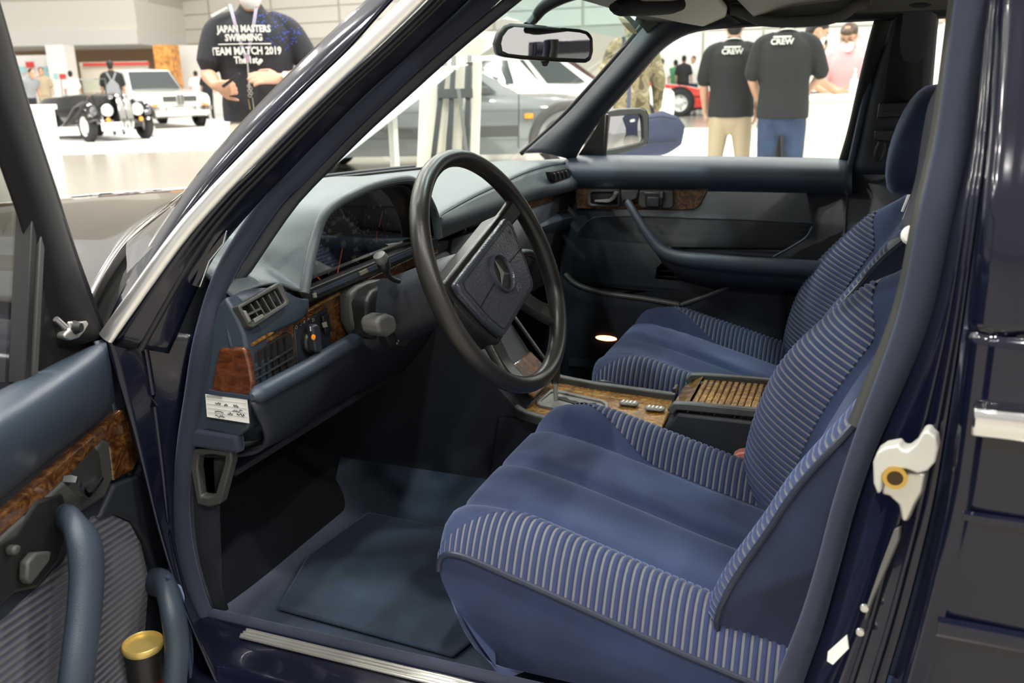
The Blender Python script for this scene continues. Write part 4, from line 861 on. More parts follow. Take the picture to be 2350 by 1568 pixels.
# drinks can in the pocket
can_c = DP(328, 1480, .062)
can = thing('drink_can', can_c+V(0, 0, -.13), 'dark red can with a gold lid standing in the open door pocket', 'can')
lathe('can_body', [(.020, -.14), (.027, -.132), (.027, -.012), (.0275, -.004)], can_c, (0, 0, 1), 'black_plastic', can, n=32)
lathe('label_band', [(.0273, -.125), (.0273, -.050)], can_c, (0, 0, 1), mat('can_red', (.10, .008, .010), .3), can, n=32, caps=False)
lathe('lid', [(.0275, -.006), (.0290, -.003), (.0290, .003), (.0275, .005), (.0262, .003), (.0260, .0005), (.0001, .001)], can_c, (0, 0, 1), mat('gold_lid', (.70, .52, .16), .35, metal=.55), can, n=32, caps=False)
# ------------------------------------------------------------------ dashboard
dash = thing('dashboard', (-1.0, 0, .6), 'blue-grey padded dashboard with instrument cluster, air vents and wood trim', 'dashboard')
arch_px = [(690, 672), (694, 648), (703, 600), (713, 558), (733, 497), (765, 466), (800, 447), (835, 431), (870, 420), (905, 413), (932, 412), (952, 425), (975, 455), (992, 495), (1000, 545)]
ARX = -.78
AO = [WX(u, v, ARX) for u, v in arch_px]
crest = [V(-.845, -.672, .885), V(-.832, -.655, .897), V(-.810, -.625, .900), V(-.79, -.595, .885)]+AO[1:-1]+[V(-.80, -.06, .925), V(-.805, .10, .937), V(-.81, .28, .945), V(-.815, .45, .952), V(-.805, .60, .955), V(-.775, .72, .955)]
# ridge points: front edge at the screen, then the top, then the crest
top0 = []; top1 = []
for p in crest:
    y = max(-.72, min(.74, p.y)); fx_ = -1.29+.33*(abs(y)/.74)**1.7
    top0.append(V(fx_+.01, y, .948 if y > -.5 else .948-.04*sstep(-.5, -.72, y)))
    top1.append(V(fx_*.45+p.x*.55, y, max(.955 if y > -.6 else .93, p.z*.85+.15*.955)-.004))
def polyloft(name, rows, m, par, nv=14, **k):
    n = len(rows[0]); cols = [cr([r[i] for r in rows], nv) for i in range(n)]
    return mesh(name, [cols[i][j] for j in range(nv) for i in range(n)], gridfaces(n, nv), m, par, **k)
def dens(pts, n): return cr(pts, n)
NC = 90
c0, c1, c2 = dens(top0, NC), dens(top1, NC), dens(crest, NC)
c2b = [p+V(.010, 0, -.006) for p in c2]
polyloft('top_pad', [c0, c1, [a.lerp(b, .7)+V(0, 0, .002) for a, b in zip(c1, c2)], c2, c2b], 'vinyl_dash', dash, nv=18, smooth=60, solid=.006)
# instrument hood lip
tube('cluster_hood', [p+V(.006, 0, 0) for p in AO], .0085, 'vinyl_dash', dash, n=50, sides=10, up=(1, 0, 0))
inner_arch = [(697, 668), (701, 648), (710, 602), (720, 562), (740, 505), (768, 476), (802, 457), (836, 442), (870, 431), (905, 425), (928, 425), (944, 436), (964, 462), (980, 500), (988, 545)]
IA0 = [WX(u, v, ARX) for u, v in inner_arch]
IA1 = [p+V(-.055, 0, -.004) for p in IA0]
loft('cluster_tunnel', [IA0, IA1], 'black_plastic', dash, nu=50, nv=3, solid=.003)
FXN = -.832
face = prism('cluster_face', [p+V(-.002, 0, 0) for p in IA1], (-.006, 0, 0), 'gauge_face', dash)
# dial faces
def dialM(c): return frame_at(c, (0, 1, 0), (0, 0, 1))
def dial(u, v, r, marks, a0, a1, num=None, needles=(), name='dial'):
    c = WX(u, v, FXN)+V(.0015, 0, 0); M = dialM(c)
    d = lathe(name, [(r, 0), (r, .001), (.0001, .0012)], c, (1, 0, 0), 'gauge_face', dash, n=36, caps=False)
    for i in range(marks+1):
        a = math.radians(a0+(a1-a0)*i/marks); q = V(0, math.sin(a), math.cos(a))
        bar('tick', c+q*(r*.86)+V(.002, 0, 0), c+q*(r*.97)+V(.002, 0, 0), .0013, .0006, 'dim_print', d, up=(1, 0, 0), bevel=0)
        if num and i % num[1] == 0:
            P_ = c+q*(r*.70)+V(.002, 0, 0)
            text('numeral', str(num[0]*(i//num[1])+num[2]), frame_at(P_, (0, 1, 0), (0, 0, 1)), num[3], 'dim_print', d, bold=.0002)
    for a, l0, l1 in needles:
        a = math.radians(a); q = V(0, math.sin(a), math.cos(a))
        bar('needle', c+q*(r*l0)+V(.004, 0, 0), c+q*(r*l1)+V(.004, 0, 0), .0022, .0012, 'needle_orange', d, up=(1, 0, 0), bevel=0)
    return d
sp = dial(781, 562, .066, 26, -130, 130, (20, 2, 0, .0105), ((-152, .1, .9),), 'speedometer')
lathe('hub_cap', [(.007, 0), (.007, .003), (.0001, .005)], WX(781, 560, FXN)+V(.004, 0, 0), (1, 0, 0), 'gate_grey', sp, n=18, caps=False)
text('odometer', '065412', frame_at(WX(772, 545, FXN)+V(.004, 0, .004), (0, 1, 0), (0, 0, 1)), .008, 'dim_print', sp)
tc_ = dial(864, 520, .055, 14, -130, 130, (10, 2, 0, .009), ((32, .0, .55),), 'tachometer')
bar('red_sector', WX(872, 510, FXN)+V(.004, 0, 0), WX(878, 533, FXN)+V(.004, 0, 0), .004, .0008, 'red_dim', tc_, up=(1, 0, 0), bevel=0)
ck = dial(858, 556, .028, 12, -180, 150, None, ((-60, .0, .5), (12, .0, .75)), 'clock')
dial(711, 592, .026, 6, -60, 60, None, ((140, .2, .7),), 'fuel_gauge')
dial(716, 630, .026, 6, -60, 60, None, ((130, .2, .7),), 'temperature_gauge')
text('numeral', '1/1', frame_at(WX(705, 600, FXN)+V(.004, 0, 0), (0, 1, 0), (0, 0, 1)), .008, 'dim_print', dash)
mesh('cluster_lens', [p+V(-.030, 0, 0) for p in IA0], [tuple(range(len(IA0)))], 'gauge_lens', dash, smooth=0)
# warning-lamp strip under the cluster
WSX = -.785
prism('lamp_strip', [WX(u, v, WSX) for u, v in ((690, 672), (946, 566), (1005, 543), (1008, 568), (948, 592), (700, 700))], (-.02, 0, 0), 'black_plastic', dash, bevel=.002)
prism('lamp_window', [WX(u, v, WSX+.002) for u, v in ((722, 678), (945, 584), (946, 572), (720, 670))], (-.003, 0, 0), 'vinyl_navy', dash)
prism('lamp_lens', [WX(u, v, WSX+.004) for u, v in ((826, 625), (842, 617), (846, 624), (828, 633))], (-.003, 0, 0), 'headliner', dash)
prism('lamp_lens', [WX(u, v, WSX+.004) for u, v in ((720, 674), (726, 672), (728, 682), (722, 684))], (-.003, 0, 0), 'headliner', dash)
# outer face with upper vent
VFX = [WX(u, v, -.80) for u, v in ((0, 0),)]
f0 = [V(-.840, -.690, .878), V(-.828, -.665, .893), V(-.80, -.625, .890), V(-.785, -.595, .870), V(-.785, -.57, .862)]
f1 = [V(-.835, -.70, .835), V(-.812, -.665, .845), V(-.795, -.625, .850), V(-.785, -.595, .850), V(-.785, -.57, .850)]
f2 = [V(-.832, -.70, .815), V(-.81, -.665, .822), V(-.80, -.625, .828), V(-.79, -.595, .834), V(-.79, -.57, .838)]
loft('outer_face', [f0, f1, f2], 'vinyl_navy', dash, nu=20, nv=8, solid=.004)
def VF_(u, v, d=0): return WP(u, v, (.86, -.30, .30), .86*-.800-.30*-.655+.30*.87+d)
vo_ = [(546, 702), (640, 648), (648, 652), (667, 692), (662, 700), (582, 752), (572, 750), (550, 712)]
vi_ = [(556, 706), (636, 661), (640, 664), (655, 692), (652, 696), (584, 738), (578, 738), (560, 712)]
uv_ = ringplate('air_vent', [VF_(u, v, .012) for u, v in vo_], [VF_(u, v, .012) for u, v in vi_], V(-.86, .3, -.3)*.02, 'trim_grey', dash, bevel=.002)
mesh('vent_recess', [VF_(u, v, -.004) for u, v in vi_], [tuple(range(8))], 'matte_black', uv_, solid=.001)
for k in range(5):
    t = (k+1)/6; a = V(558+(640-558)*t, 706+(662-706)*t, 0); b = V(580+(656-580)*t, 738+(694-738)*t, 0)
    bar('vent_slat', VF_(a.x, a.y, .006), VF_(b.x, b.y, .006), .0022, .008, 'trim_grey', uv_, up=(.86, -.3, .3), bevel=0)
bar('vent_slat', VF_(566, 724, .010), VF_(598, 708, .010), .003, .004, 'trim_grey', uv_, up=(.86, -.3, .3), bevel=0)
prism('vent_thumb_wheel', [VF_(u, v, .016) for u, v in ((558, 712), (566, 712), (580, 738), (572, 742))], V(-.86, .3, -.3)*.012, 'gate_grey', uv_, bevel=.002)
prism('vent_tab', [VF_(u, v, .014) for u, v in ((582, 732), (604, 720), (608, 728), (586, 742))], V(-.86, .3, -.3)*.006, 'gate_grey', uv_, bevel=.001)
# wood fascia
WFX = -.805
def WF(u, v, d=0): return WX(u, v, WFX+d)
prism('wood_fascia', [WF(u, v) for u, v in ((572, 800), (575, 792), (640, 752), (720, 704), (800, 662), (945, 592), (1005, 562), (1008, 585), (950, 612), (860, 660), (838, 700), (830, 762), (800, 776), (690, 838), (585, 905))], (-.02, 0, 0), 'burl_wood', dash, bevel=.004, seg=3)
tube('fascia_edge', [WF(u, v, .003) for u, v in ((578, 792), (640, 753), (720, 705), (800, 663), (945, 592), (1005, 563))], .003, 'console_wood', dash, n=30, up=(1, 0, 0))
lv = prism('air_vent', [WF(u, v, .004) for u, v in ((582, 810), (662, 762), (672, 770), (680, 845), (584, 902))], (-.01, 0, 0), 'matte_black', dash, bevel=.002)
for k in range(5):
    t = (k+.7)/5.6
    bar('vent_slat', WF(584+(664-584)*t, 812+(768-812)*t, .006), WF(586+(674-586)*t, 896+(846-896)*t, .006), .002, .006, 'black_plastic', lv, up=(1, 0, 0), bevel=0)
for dv in (0, 22, 44):
    bar('vent_slat', WF(584, 852+dv*.9, .008), WF(674, 797+dv, .008), .002, .004, 'vinyl_dark', lv, up=(1, 0, 0), bevel=0)
prism('switch_panel', [WF(u, v, .003) for u, v in ((676, 752), (752, 706), (762, 790), (758, 802), (690, 838), (682, 836))], (-.01, 0, 0), 'vinyl_dark', dash, bevel=.002)
kn = lathe('light_switch', [(.020, 0), (.020, .006), (.017, .009), (.0001, .010)], WF(708, 782, .004), (1, 0, 0), 'black_plastic', dash, n=24, caps=False)
prism('switch_grip', [WF(u, v, .010) for u, v in ((700, 748), (712, 742), (718, 750), (724, 800), (718, 808), (708, 806))], (.014, 0, 0), 'vinyl_dark', kn, bevel=.003)
lathe('fog_lamp_dot', [(.0045, 0), (.0045, .002), (.0001, .0025)], WF(718, 774, .024), (1, 0, 0), 'switch_orange', kn, n=14, caps=False)
bar('pointer_mark', WF(712, 750, .0255), WF(713, 760, .0255), .0018, .0008, 'white_print', kn, up=(1, 0, 0), bevel=0)
for u, v, s in ((680, 752, 'O'), (690, 746, '-'), (698, 738, 'x'), (708, 733, '='), (719, 735, 'D'), (733, 775, 'Q'), (734, 782, '='), (718, 788, 'o')):
    text('switch_symbol', s, frame_at(WF(u, v, .005), (0, 1, 0), (0, 0, 1)), .009, 'dim_print', dash)
prism('rocker_switch', [WF(u, v, .005) for u, v in ((734, 726), (748, 718), (756, 760), (742, 768))], (.006, 0, 0), 'black_plastic', dash, bevel=.002)
prism('rocker_symbol', [WF(u, v, .012) for u, v in ((738, 742), (748, 738), (751, 750), (741, 752))], (.001, 0, 0), 'dim_print', dash)
# lower roll and knee panel
RP = [WX(u, v, -.785) for u, v in ((578, 912), (600, 902), (640, 880), (700, 848), (760, 812), (812, 782), (826, 776))]
tube('knee_roll', RP, .0135, 'vinyl_navy', dash, n=40, sides=12, up=(1, 0, 0), scale=lambda t: .35+.65*math.sqrt(min(1, t/.05)))
loft('knee_panel', [[p+V(-.004, 0, -.008) for p in RP]+[V(-.79, -.10, .74)], [V(-.80, -.688, .67), V(-.80, -.60, .68), V(-.81, -.40, .70), V(-.81, -.10, .68)], [V(-.86, -.686, .64), V(-.88, -.55, .61), V(-.90, -.40, .60), V(-.90, -.10, .58)], [V(-1.05, -.684, .62), V(-1.05, -.55, .59), V(-1.05, -.40, .58), V(-1.05, -.10, .56)]], 'vinyl_dark', dash, nu=24, nv=14, solid=.005)
lathe('bonnet_badge', [(.007, 0), (.007, .002), (.0001, .003)], WX(643, 908, -.798), (1, -.2, -.3), 'gate_grey', dash, n=16, caps=False, sx=.7, sy=1.2)
mesh('footwell_light_block', [V(-.88, -.66, .60), V(-.86, .72, .60), V(-1.27, .74, .60), V(-1.27, -.74, .60)], [(0, 1, 2, 3)], 'carpet_dark', dash, solid=.01)  # unseen panel added to keep light from falling into the footwell
# left end of the dash
EY = -.700
endp = [(516, 682), (534, 710), (550, 742), (560, 768), (566, 800), (584, 906), (574, 932), (570, 985), (545, 1005), (480, 990), (440, 1000), (452, 900), (470, 790), (500, 700)]
prism('end_panel', [WY(u, v, EY) for u, v in endp], (0, .05, 0), 'vinyl_navy', dash, bevel=.005, seg=3)
prism('wood_end_cap', [WY(u, v, EY-.004) for u, v in ((502, 800), (556, 798), (562, 802), (572, 840), (579, 880), (578, 904), (570, 910), (484, 900), (484, 892), (492, 846))], (0, .012, 0), 'red_wood', dash, bevel=.004, seg=3)
sweep('end_cap_rim', [WY(u, v, EY-.005) for u, v in ((480, 898), (500, 903), (540, 908), (574, 913))], [(-.002, -.003), (.002, -.003), (.002, .003), (-.002, .003)], 'vinyl_navy', dash, n=8)
# far side of the dash: face, wood, glovebox, vent
g0 = [c2b[i] for i in range(NC) if c2b[i].y > -.11]
def under(p, x, z): return V(p.x*0+x, p.y, z)
g1 = [V(-.782, p.y, .905+.004*p.y) for p in g0]; g2 = [V(-.79, p.y, .878+.012*p.y) for p in g0]
g3 = [V(-.80, p.y, .874+.012*p.y) for p in g0]
for L in (g1, g2, g3):
    for i, p in enumerate(L): p.x += .05*sstep(.45, .72, p.y)
polyloft('far_face', [g0, g1, g2, g3], 'vinyl_dash', dash, nv=14, solid=.004)
def FX(u, v, d=0): return WP(u, v, (1, -.12, 0), -.775-.12*.65+d)
prism('far_wood_strip', [FX(u, v) for u, v in ((1080, 520), (1150, 488), (1216, 456), (1270, 440), (1314, 431), (1317, 484), (1280, 492), (1224, 512), (1150, 540), (1085, 566))], (-.015, 0, 0), 'burl_wood', dash, bevel=.003)
prism('glovebox_handle', [FX(u, v, .004) for u, v in ((1222, 478), (1268, 462), (1270, 492), (1226, 508))], (-.01, 0, 0), 'black_plastic', dash, bevel=.002)
prism('far_vent', [FX(u, v, .004) for u, v in ((1272, 452), (1308, 443), (1311, 478), (1276, 488))], (-.01, 0, 0), 'matte_black', dash, bevel=.002)
ev = prism('air_vent', [FX(u, v, .030) for u, v in ((1262, 394), (1304, 386), (1312, 392), (1309, 410), (1276, 418), (1268, 414))], (-.014, 0, 0), 'black_plastic', dash, bevel=.002)
for k in range(4): bar('vent_slat', FX(1272+k*9, 398-k*1.8, .033), FX(1276+k*9, 412-k*1.8, .033), .0025, .004, 'trim_grey', ev, up=(1, 0, 0), bevel=0)
loft('far_knee_roll', [[FX(u, v) for u, v in ((1085, 566), (1150, 542), (1224, 514), (1280, 494), (1322, 486))], [FX(u, v, .012) for u, v in ((1088, 580), (1154, 556), (1230, 528), (1286, 508), (1326, 500))], [FX(u, v, -.01) for u, v in ((1092, 600), (1160, 578), (1238, 548), (1292, 526), (1330, 516))]], 'vinyl_navy', dash, nu=16, nv=8, solid=.005)
mesh('glovebox', [V(-.80, -.02, .86), V(-.78, .70, .86), V(-.80, .70, .64), V(-.82, -.02, .64), V(-1.0, .70, .60), V(-1.0, -.02, .60)], [(0, 1, 2, 3), (3, 2, 4, 5)], 'vinyl_dark', dash, solid=.01)
tube('screen_demister', [V(p.x+.06, p.y, p.z+.010) for p in c0[8:-8]], .004, 'black_plastic', dash, n=50)
tube('screen_demister', [V(p.x+.02, p.y, p.z+.012) for p in c0[8:-8]], .005, 'vinyl_dark', dash, n=50)
# paper form stuck to the dash end
note = prism('paper_form', [WY(u, v, EY-.006) for u, v in ((471, 905), (567, 916), (572, 972), (475, 957))], (0, .0008, 0), 'paper', None)
tag(note, 'small white handwritten paper form stuck below the wooden dash end', 'paper note')
def NP(a, b, y=EY-.0065):
    p = V(471, 905, 0).lerp(V(567, 916, 0), a).lerp(V(475, 957, 0).lerp(V(572, 972, 0), a), b); return WY(p.x, p.y, y)
prism('header_box', [NP(.02, .02), NP(.40, .02), NP(.40, .13), NP(.02, .13)], (0, .0003, 0), 'ink_grey', note)
for b in (.2, .42, .6, .78): bar('ruled_line', NP(.03, b), NP(.97, b), .0004, .0003, 'ink_grey', note, up=(0, 1, 0), bevel=0)
random.seed(3)
for b, spans in ((.36, ((.22, .36), (.44, .52), (.66, .78))), (.55, ((.62, .86),)), (.70, ((.2, .4), (.5, .62), (.72, .9))), (.9, ((.2, .42),))):
    for a0, a1 in spans:
        pts = [NP(a0+(a1-a0)*i/9, b+random.uniform(-.06, .05), EY-.0068) for i in range(10)]
        tube('handwriting', pts, .0005, 'ink', note, n=30, sides=5)
# ------------------------------------------------------------------ steering column
colm = thing('steering_column', (-.7, -.385, .8), 'black steering column shroud with indicator stalk, cruise lever and ignition lock', 'steering column')
WC = V(-.551, -.37, .880); wt, ww = .408, -.066
WN = V(math.cos(wt)*math.cos(ww), math.cos(wt)*math.sin(ww), math.sin(wt)); WA = (V(0, 0, 1)-WN*WN.z).normalized(); WB = WA.cross(WN).normalized()
ax = [WC-WN*.05, WC-WN*.10, WC-WN*.16, WC-WN*.25]
def ringc(c, ra, rb, n=20, sq=.75):
    out = []
    for i in range(n):
        th = 2*math.pi*i/n; e = lambda x: math.copysign(abs(x)**sq, x)
        out.append(c+WB*(ra*e(math.cos(th)))+WA*(rb*e(math.sin(th))))
    return out
rr = [ringc(ax[0], .048, .046), ringc(ax[0]-WN*.01, .056, .052), ringc(ax[1], .058, .054), ringc(ax[2]+V(0, -.008, .0), .062, .056), ringc(ax[3]+V(0, -.012, .0), .070, .06)]
mesh('shroud', [p for r in rr for p in r], gridfaces(20, 5, True)+[tuple(range(20))[::-1]], 'vinyl_dark', colm, smooth=60, sub=1)
cs_ = [WX(u, v, -.775) for u, v in ((808, 672), (826, 656), (856, 644), (900, 640), (905, 700), (880, 760), (852, 784), (832, 782), (812, 740))]
prism('collar', cs_, (-.03, 0, 0), 'trim_grey', colm, bevel=.008, seg=4)
sh2 = [WX(u, v, -.745) for u, v in ((846, 690), (858, 668), (880, 655), (930, 640), (960, 700), (950, 770), (905, 792), (862, 780), (850, 740))]
prism('switch_housing', sh2, (-.05, 0, 0), 'black_plastic', colm, bevel=.010, seg=4)
cl_ = tube('cruise_lever', [WX(u, v, -.70) for u, v in ((915, 646), (902, 641), (893, 634), (886, 620), (880, 606), (877, 592))], .0042, 'black_plastic', colm, n=24, scale=lambda t: 1+1.5*sstep(.55, .8, t))
lathe('lever_knob', [(.0001, -.006), (.009, -.005), (.0115, .002), (.010, .010), (.0001, .013)], WX(876, 596, -.70), (-.1, -.35, .6), 'gate_grey', cl_, n=16)
ig = prism('ignition_lock', [WX(u, v, -.70) for u, v in ((868, 742), (874, 728), (892, 720), (908, 726), (914, 748), (908, 766), (892, 774), (874, 766))], (-.035, 0, 0), 'gate_grey', colm, bevel=.006, seg=3)
prism('lock_face', [WX(u, v, -.715) for u, v in ((886, 762), (926, 752), (944, 780), (930, 800), (898, 796))], (-.02, 0, 0), 'black_plastic', colm, bevel=.004)
for u, v in ((911, 788), (931, 779), (914, 782)): lathe('lock_screw', [(.0028, 0), (.0001, .002)], WX(u, v, -.714), (1, 0, 0), 'dim_print', colm, n=8, caps=False)
tube('wiper_stalk', [WX(u, v, -.66) for u, v in ((1180, 585), (1210, 580), (1235, 590))], .008, 'black_plastic', colm, n=10)
# ------------------------------------------------------------------ steering wheel
sw = thing('steering_wheel', WC, 'black leather four-spoke steering wheel with star emblem pad, turned slightly', 'steering wheel')
roll = math.radians(16); EX = WB*math.cos(roll)+WA*math.sin(roll); EYv = -WB*math.sin(roll)+WA*math.cos(roll)
def SWP(x, y, z=0.0): return WC+EX*x+EYv*y+WN*z
RW = .195
rv = []; NR, NS = 96, 16
for i in range(NR):
    a = 2*math.pi*i/NR; d = V(math.cos(a), math.sin(a), 0)
    for j in range(NS):
        b = 2*math.pi*j/NS; rr_ = RW+.0138*math.cos(b); rv.append(SWP(d.x*rr_, d.y*rr_, .0165*math.sin(b)))
mesh('rim', rv, gridfaces(NS, NR, True, True), 'wheel_leather', sw, smooth=80)
def plate(name, pts, z0, z1, m, par, **k): return prism(name, [SWP(x, y, z1) for x, y in pts], WN*(z0-z1), m, par, **k)
hub = plate('hub', [(-.138, .052), (.138, .052), (.140, .030), (.118, -.040), (.100, -.080), (.085, -.092), (-.085, -.092), (-.100, -.080), (-.118, -.040), (-.140, .030)], -.055, -.012, 'wheel_leather', sw, bevel=.008, seg=3)
padp = [(-.126, .044), (.126, .044), (.130, .026), (.108, -.040), (.092, -.074), (.080, -.082), (-.080, -.082), (-.092, -.074), (-.108, -.040), (-.130, .026)]
pad = plate('horn_pad', padp, -.014, .004, 'hub_pad', sw, bevel=.007, seg=3)
groove = [(-.112, .034), (.112, .034), (.116, .024), (.096, -.040), (.082, -.066), (.074, -.072), (-.074, -.072), (-.082, -.066), (-.096, -.040), (-.116, .024)]
ringplate('pad_border', [SWP(x*1.03, y*1.04+.001, .0045) for x, y in groove], [SWP(x, y, .0045) for x, y in groove], WN*-.003, 'black_plastic', pad)
for sgn in (-1, 1): bar('pad_seam', SWP(sgn*.033, -.010, .0045), SWP(sgn*.108, -.014, .0045), .0016, .001, 'matte_black', pad, up=tuple(WN), bevel=0)
em = lathe('emblem_ring', [(.034, .003), (.0335, .009), (.0305, .011), (.0285, .008), (.028, .004)], SWP(.004, -.010, 0), WN, 'hub_pad', sw, n=40, caps=False, up=tuple(WA))
lathe('emblem_disc', [(.0285, .0045), (.0001, .0045)], SWP(.004, -.010, 0), WN, 'black_plastic', em, n=40, caps=False)
for k in range(3):
    a = math.radians(90+120*k); c_ = SWP(.004, -.010, .010)
    tip = SWP(.004+.0285*math.cos(a), -.010+.0285*math.sin(a), .006)
    l = SWP(.004+.005*math.cos(a+math.pi/3), -.010+.005*math.sin(a+math.pi/3), .005); r = SWP(.004+.005*math.cos(a-math.pi/3), -.010+.005*math.sin(a-math.pi/3), .005)
    mesh('emblem_star_point', [c_, l, tip, r], [(0, 1, 2), (0, 2, 3)], 'gate_grey', em, smooth=0)
text('airbag_lettering', 'SRS', frame_at(SWP(.030, -.052, .0046), EX, EYv), .013, 'gate_grey', pad, bold=.0002)
text('horn_symbol', 'K', frame_at(SWP(.104, .022, .0046), EX, EYv), .010, 'gate_grey', pad)
for sgn in (-1, 1):
    sweep('spoke', [SWP(sgn*.115, .028, -.028), SWP(sgn*.150, .034, -.018), SWP(sgn*.190, .042, -.002)], [(-.016, -.007), (.016, -.007), (.018, 0), (.014, .008), (-.014, .008), (-.018, 0)], 'wheel_leather', sw, n=10, up=tuple(WN), bevel=.003, scale=lambda t: 1.0+.25*abs(t-.5))
    sweep('spoke', [SWP(sgn*.075, -.080, -.030), SWP(sgn*.095, -.125, -.020), SWP(sgn*.112, -.160, -.004)], [(-.017, -.007), (.017, -.007), (.019, 0), (.015, .008), (-.015, .008), (-.019, 0)], 'wheel_leather', sw, n=10, up=tuple(WN), bevel=.003, scale=lambda t: 1.0+.25*abs(t-.5))
# ------------------------------------------------------------------ centre stack and console
con = thing('centre_console', (-.4, 0, .3), 'centre console with burl wood shifter plate and ribbed wood armrest lid', 'console')
# stack
prism('stack_side', [V(x, .105, z) for x, z in ((-.80, .84), (-.74, .70), (-.66, .58), (-.60, .52), (-.60, .29), (-1.24, .29), (-1.24, .80))], (0, -.21, 0), 'vinyl_dark', con, bevel=.006)
prism('stack_wood', [V(x, y, z) for x, y, z in ((-.775, -.09, .83), (-.775, .09, .83), (-.705, .09, .68), (-.705, -.09, .68))], (-.01, 0, -.005), 'burl_wood', con, bevel=.003)
prism('stack_radio', [V(x, y, z) for x, y, z in ((-.755, -.075, .79), (-.755, .075, .79), (-.73, .075, .74), (-.73, -.075, .74))], (.004, 0, .002), 'black_plastic', con, bevel=.002)
prism('ash_tray', [V(x, y, z) for x, y, z in ((-.66, -.07, .60), (-.66, .07, .60), (-.60, .07, .545), (-.60, -.07, .545))], (.006, 0, .004), 'burl_wood', con, bevel=.003)
bar('stack_edge', V(-.745, .107, .72), V(-.60, .107, .53), .010, .006, 'trim_grey', con)
ZC = .53
CPX = [(1203, 942), (1262, 876), (1360, 890), (1460, 904), (1546, 917), (1534, 950), (1517, 985), (1400, 972), (1290, 957)]
cpl = prism('shifter_plate', [WZ(u, v, ZC) for u, v in CPX], (0, 0, -.012), 'console_wood', con, bevel=.003)
for pts in (((1268, 866), (1360, 884), (1460, 898), (1552, 911)),):
    sweep('console_rail', [WZ(u, v, ZC+.006) for u, v in pts], [(-.009, -.012), (.009, -.012), (.008, .006), (0, .010), (-.008, .006)], 'trim_grey', con, n=16, bevel=.002)
sweep('console_rail', [WZ(u, v, ZC+.002) for u, v in ((1180, 930), (1204, 950), (1290, 972), (1400, 990), (1516, 1004))], [(-.009, -.012), (.009, -.012), (.008, .006), (0, .010), (-.008, .006)], 'trim_grey', con, n=16, bevel=.002)
prism('console_body', [V(-.66, -.115, .515), V(-.31, -.118, .515), V(-.30, -.118, .30), V(-.70, -.115, .30)], (0, .235, 0), 'vinyl_dark', con, bevel=.006)
gate_o = [WZ(u, v, ZC+.006) for u, v in ((1232, 916), (1260, 895), (1272, 891), (1384, 917), (1396, 925), (1396, 936), (1386, 948), (1350, 950), (1240, 930), (1230, 924))]
gate_i = [WZ(u, v, ZC+.006) for u, v in ((1244, 916), (1264, 899), (1274, 897), (1380, 921), (1388, 927), (1388, 934), (1380, 942), (1350, 944), (1250, 925), (1242, 920))]
gt = ringplate('gate_frame', gate_o, gate_i, (0, 0, -.008), 'gate_grey', con, bevel=.002)
prism('gate_plate', [p+V(0, 0, -.004) for p in gate_i], (0, 0, -.004), 'gate_grey', con)
slot = [(1278, 910), (1300, 912), (1308, 918), (1322, 920), (1330, 924), (1344, 923), (1350, 926), (1366, 924), (1372, 930), (1358, 932), (1346, 932), (1338, 931), (1324, 930), (1316, 926), (1300, 921), (1280, 916)]
prism('gate_slot', [WZ(u, v, ZC+.0035) for u, v in slot], (0, 0, -.002), 'matte_black', con)
text('gate_letters', 'PRND', frame_at(WZ(1374, 935, ZC+.004), (-.9, .5, 0), (-.5, -.9, 0)), .012, 'white_print', con)
gs = lathe('gear_lever', [(.0045, .0), (.0045, .03), (.010, .04), (.013, .075), (.010, .10), (.011, .12), (.001, .13)], WZ(1276, 917, ZC), (-.05, .02, 1), 'black_plastic', con, n=16)
lathe('lever_rod', [(.005, .0), (.005, .036)], WZ(1276, 919, ZC+.001), (-.05, .02, 1), 'satin_metal', con, n=12)
for u, v in ((1443, 929), (1503, 941)):
    c_ = WZ(u, v, ZC+.003)
    b_ = prism('window_switch', rrect(c_, (1, .06, 0), (-.06, 1, 0), .042, .022, .010, 4), (0, 0, .006), 'gate_grey', con, bevel=.003)
    for k in range(4): box('switch_tooth', c_+V(-.012+.008*k, 0, .0065), (.004, .014, .002), 'zinc', b_, bevel=.0008)
prism('lower_switch', [WZ(u, v, ZC+.003) for u, v in ((1415, 950), (1440, 954), (1436, 962), (1412, 958))], (0, 0, .005), 'black_plastic', con, bevel=.002)
# armrest box with ribbed roller lid
AZ = .592
def AB(u, v, z=AZ): return WZ(u, v, z)
a0, a1 = AB(1554, 893), AB(1548, 940)   # front corners far / near
sideN = [WY(u, v, -.085) for u, v in ((1530, 990), (1552, 938), (1740, 964), (1850, 980), (1850, 1060), (1730, 1035))]
prism('armrest_box', [WY(1522, 985, -.09), WY(1552, 940, -.09)+V(0, 0, -.006), V(.10, -.09, WY(1552, 940, -.09).z-.006), V(.10, -.09, .42), V(-.33, -.09, .42)], (0, .185, 0), 'vinyl_dark', con, bevel=.008, seg=3)
zt = WY(1552, 940, -.09).z
x0 = WY(1552, 940, -.09).x
for y in (-.084, .098):
    sweep('armrest_rim', [V(x0-.012, y, zt-.008), V(x0+.004, y, zt+.004), V(x0+.03, y, zt+.008), V(.10, y, zt+.012)], [(-.010, -.008), (.010, -.008), (.008, .008), (-.008, .008)], 'trim_grey', con, n=16, bevel=.003)
prism('lid_front', [V(x0-.022, -.076, zt-.020), V(x0-.022, .088, zt-.020), V(x0+.018, .088, zt+.008), V(x0+.018, -.076, zt+.008)], (.004, 0, .006), 'console_wood', con, bevel=.005, seg=3)
lid_n = 22
for k in range(lid_n):
    xa = x0+.022+k*.0125
    box('lid_slat', (xa+.006, .006, zt+.003+.0003*k), (.0112, .160, .008), 'console_wood', con, bevel=.0025)
box('lid_latch', (x0-.028, .045, zt-.006), (.008, .03, .010), 'black_plastic', con, bevel=.002)
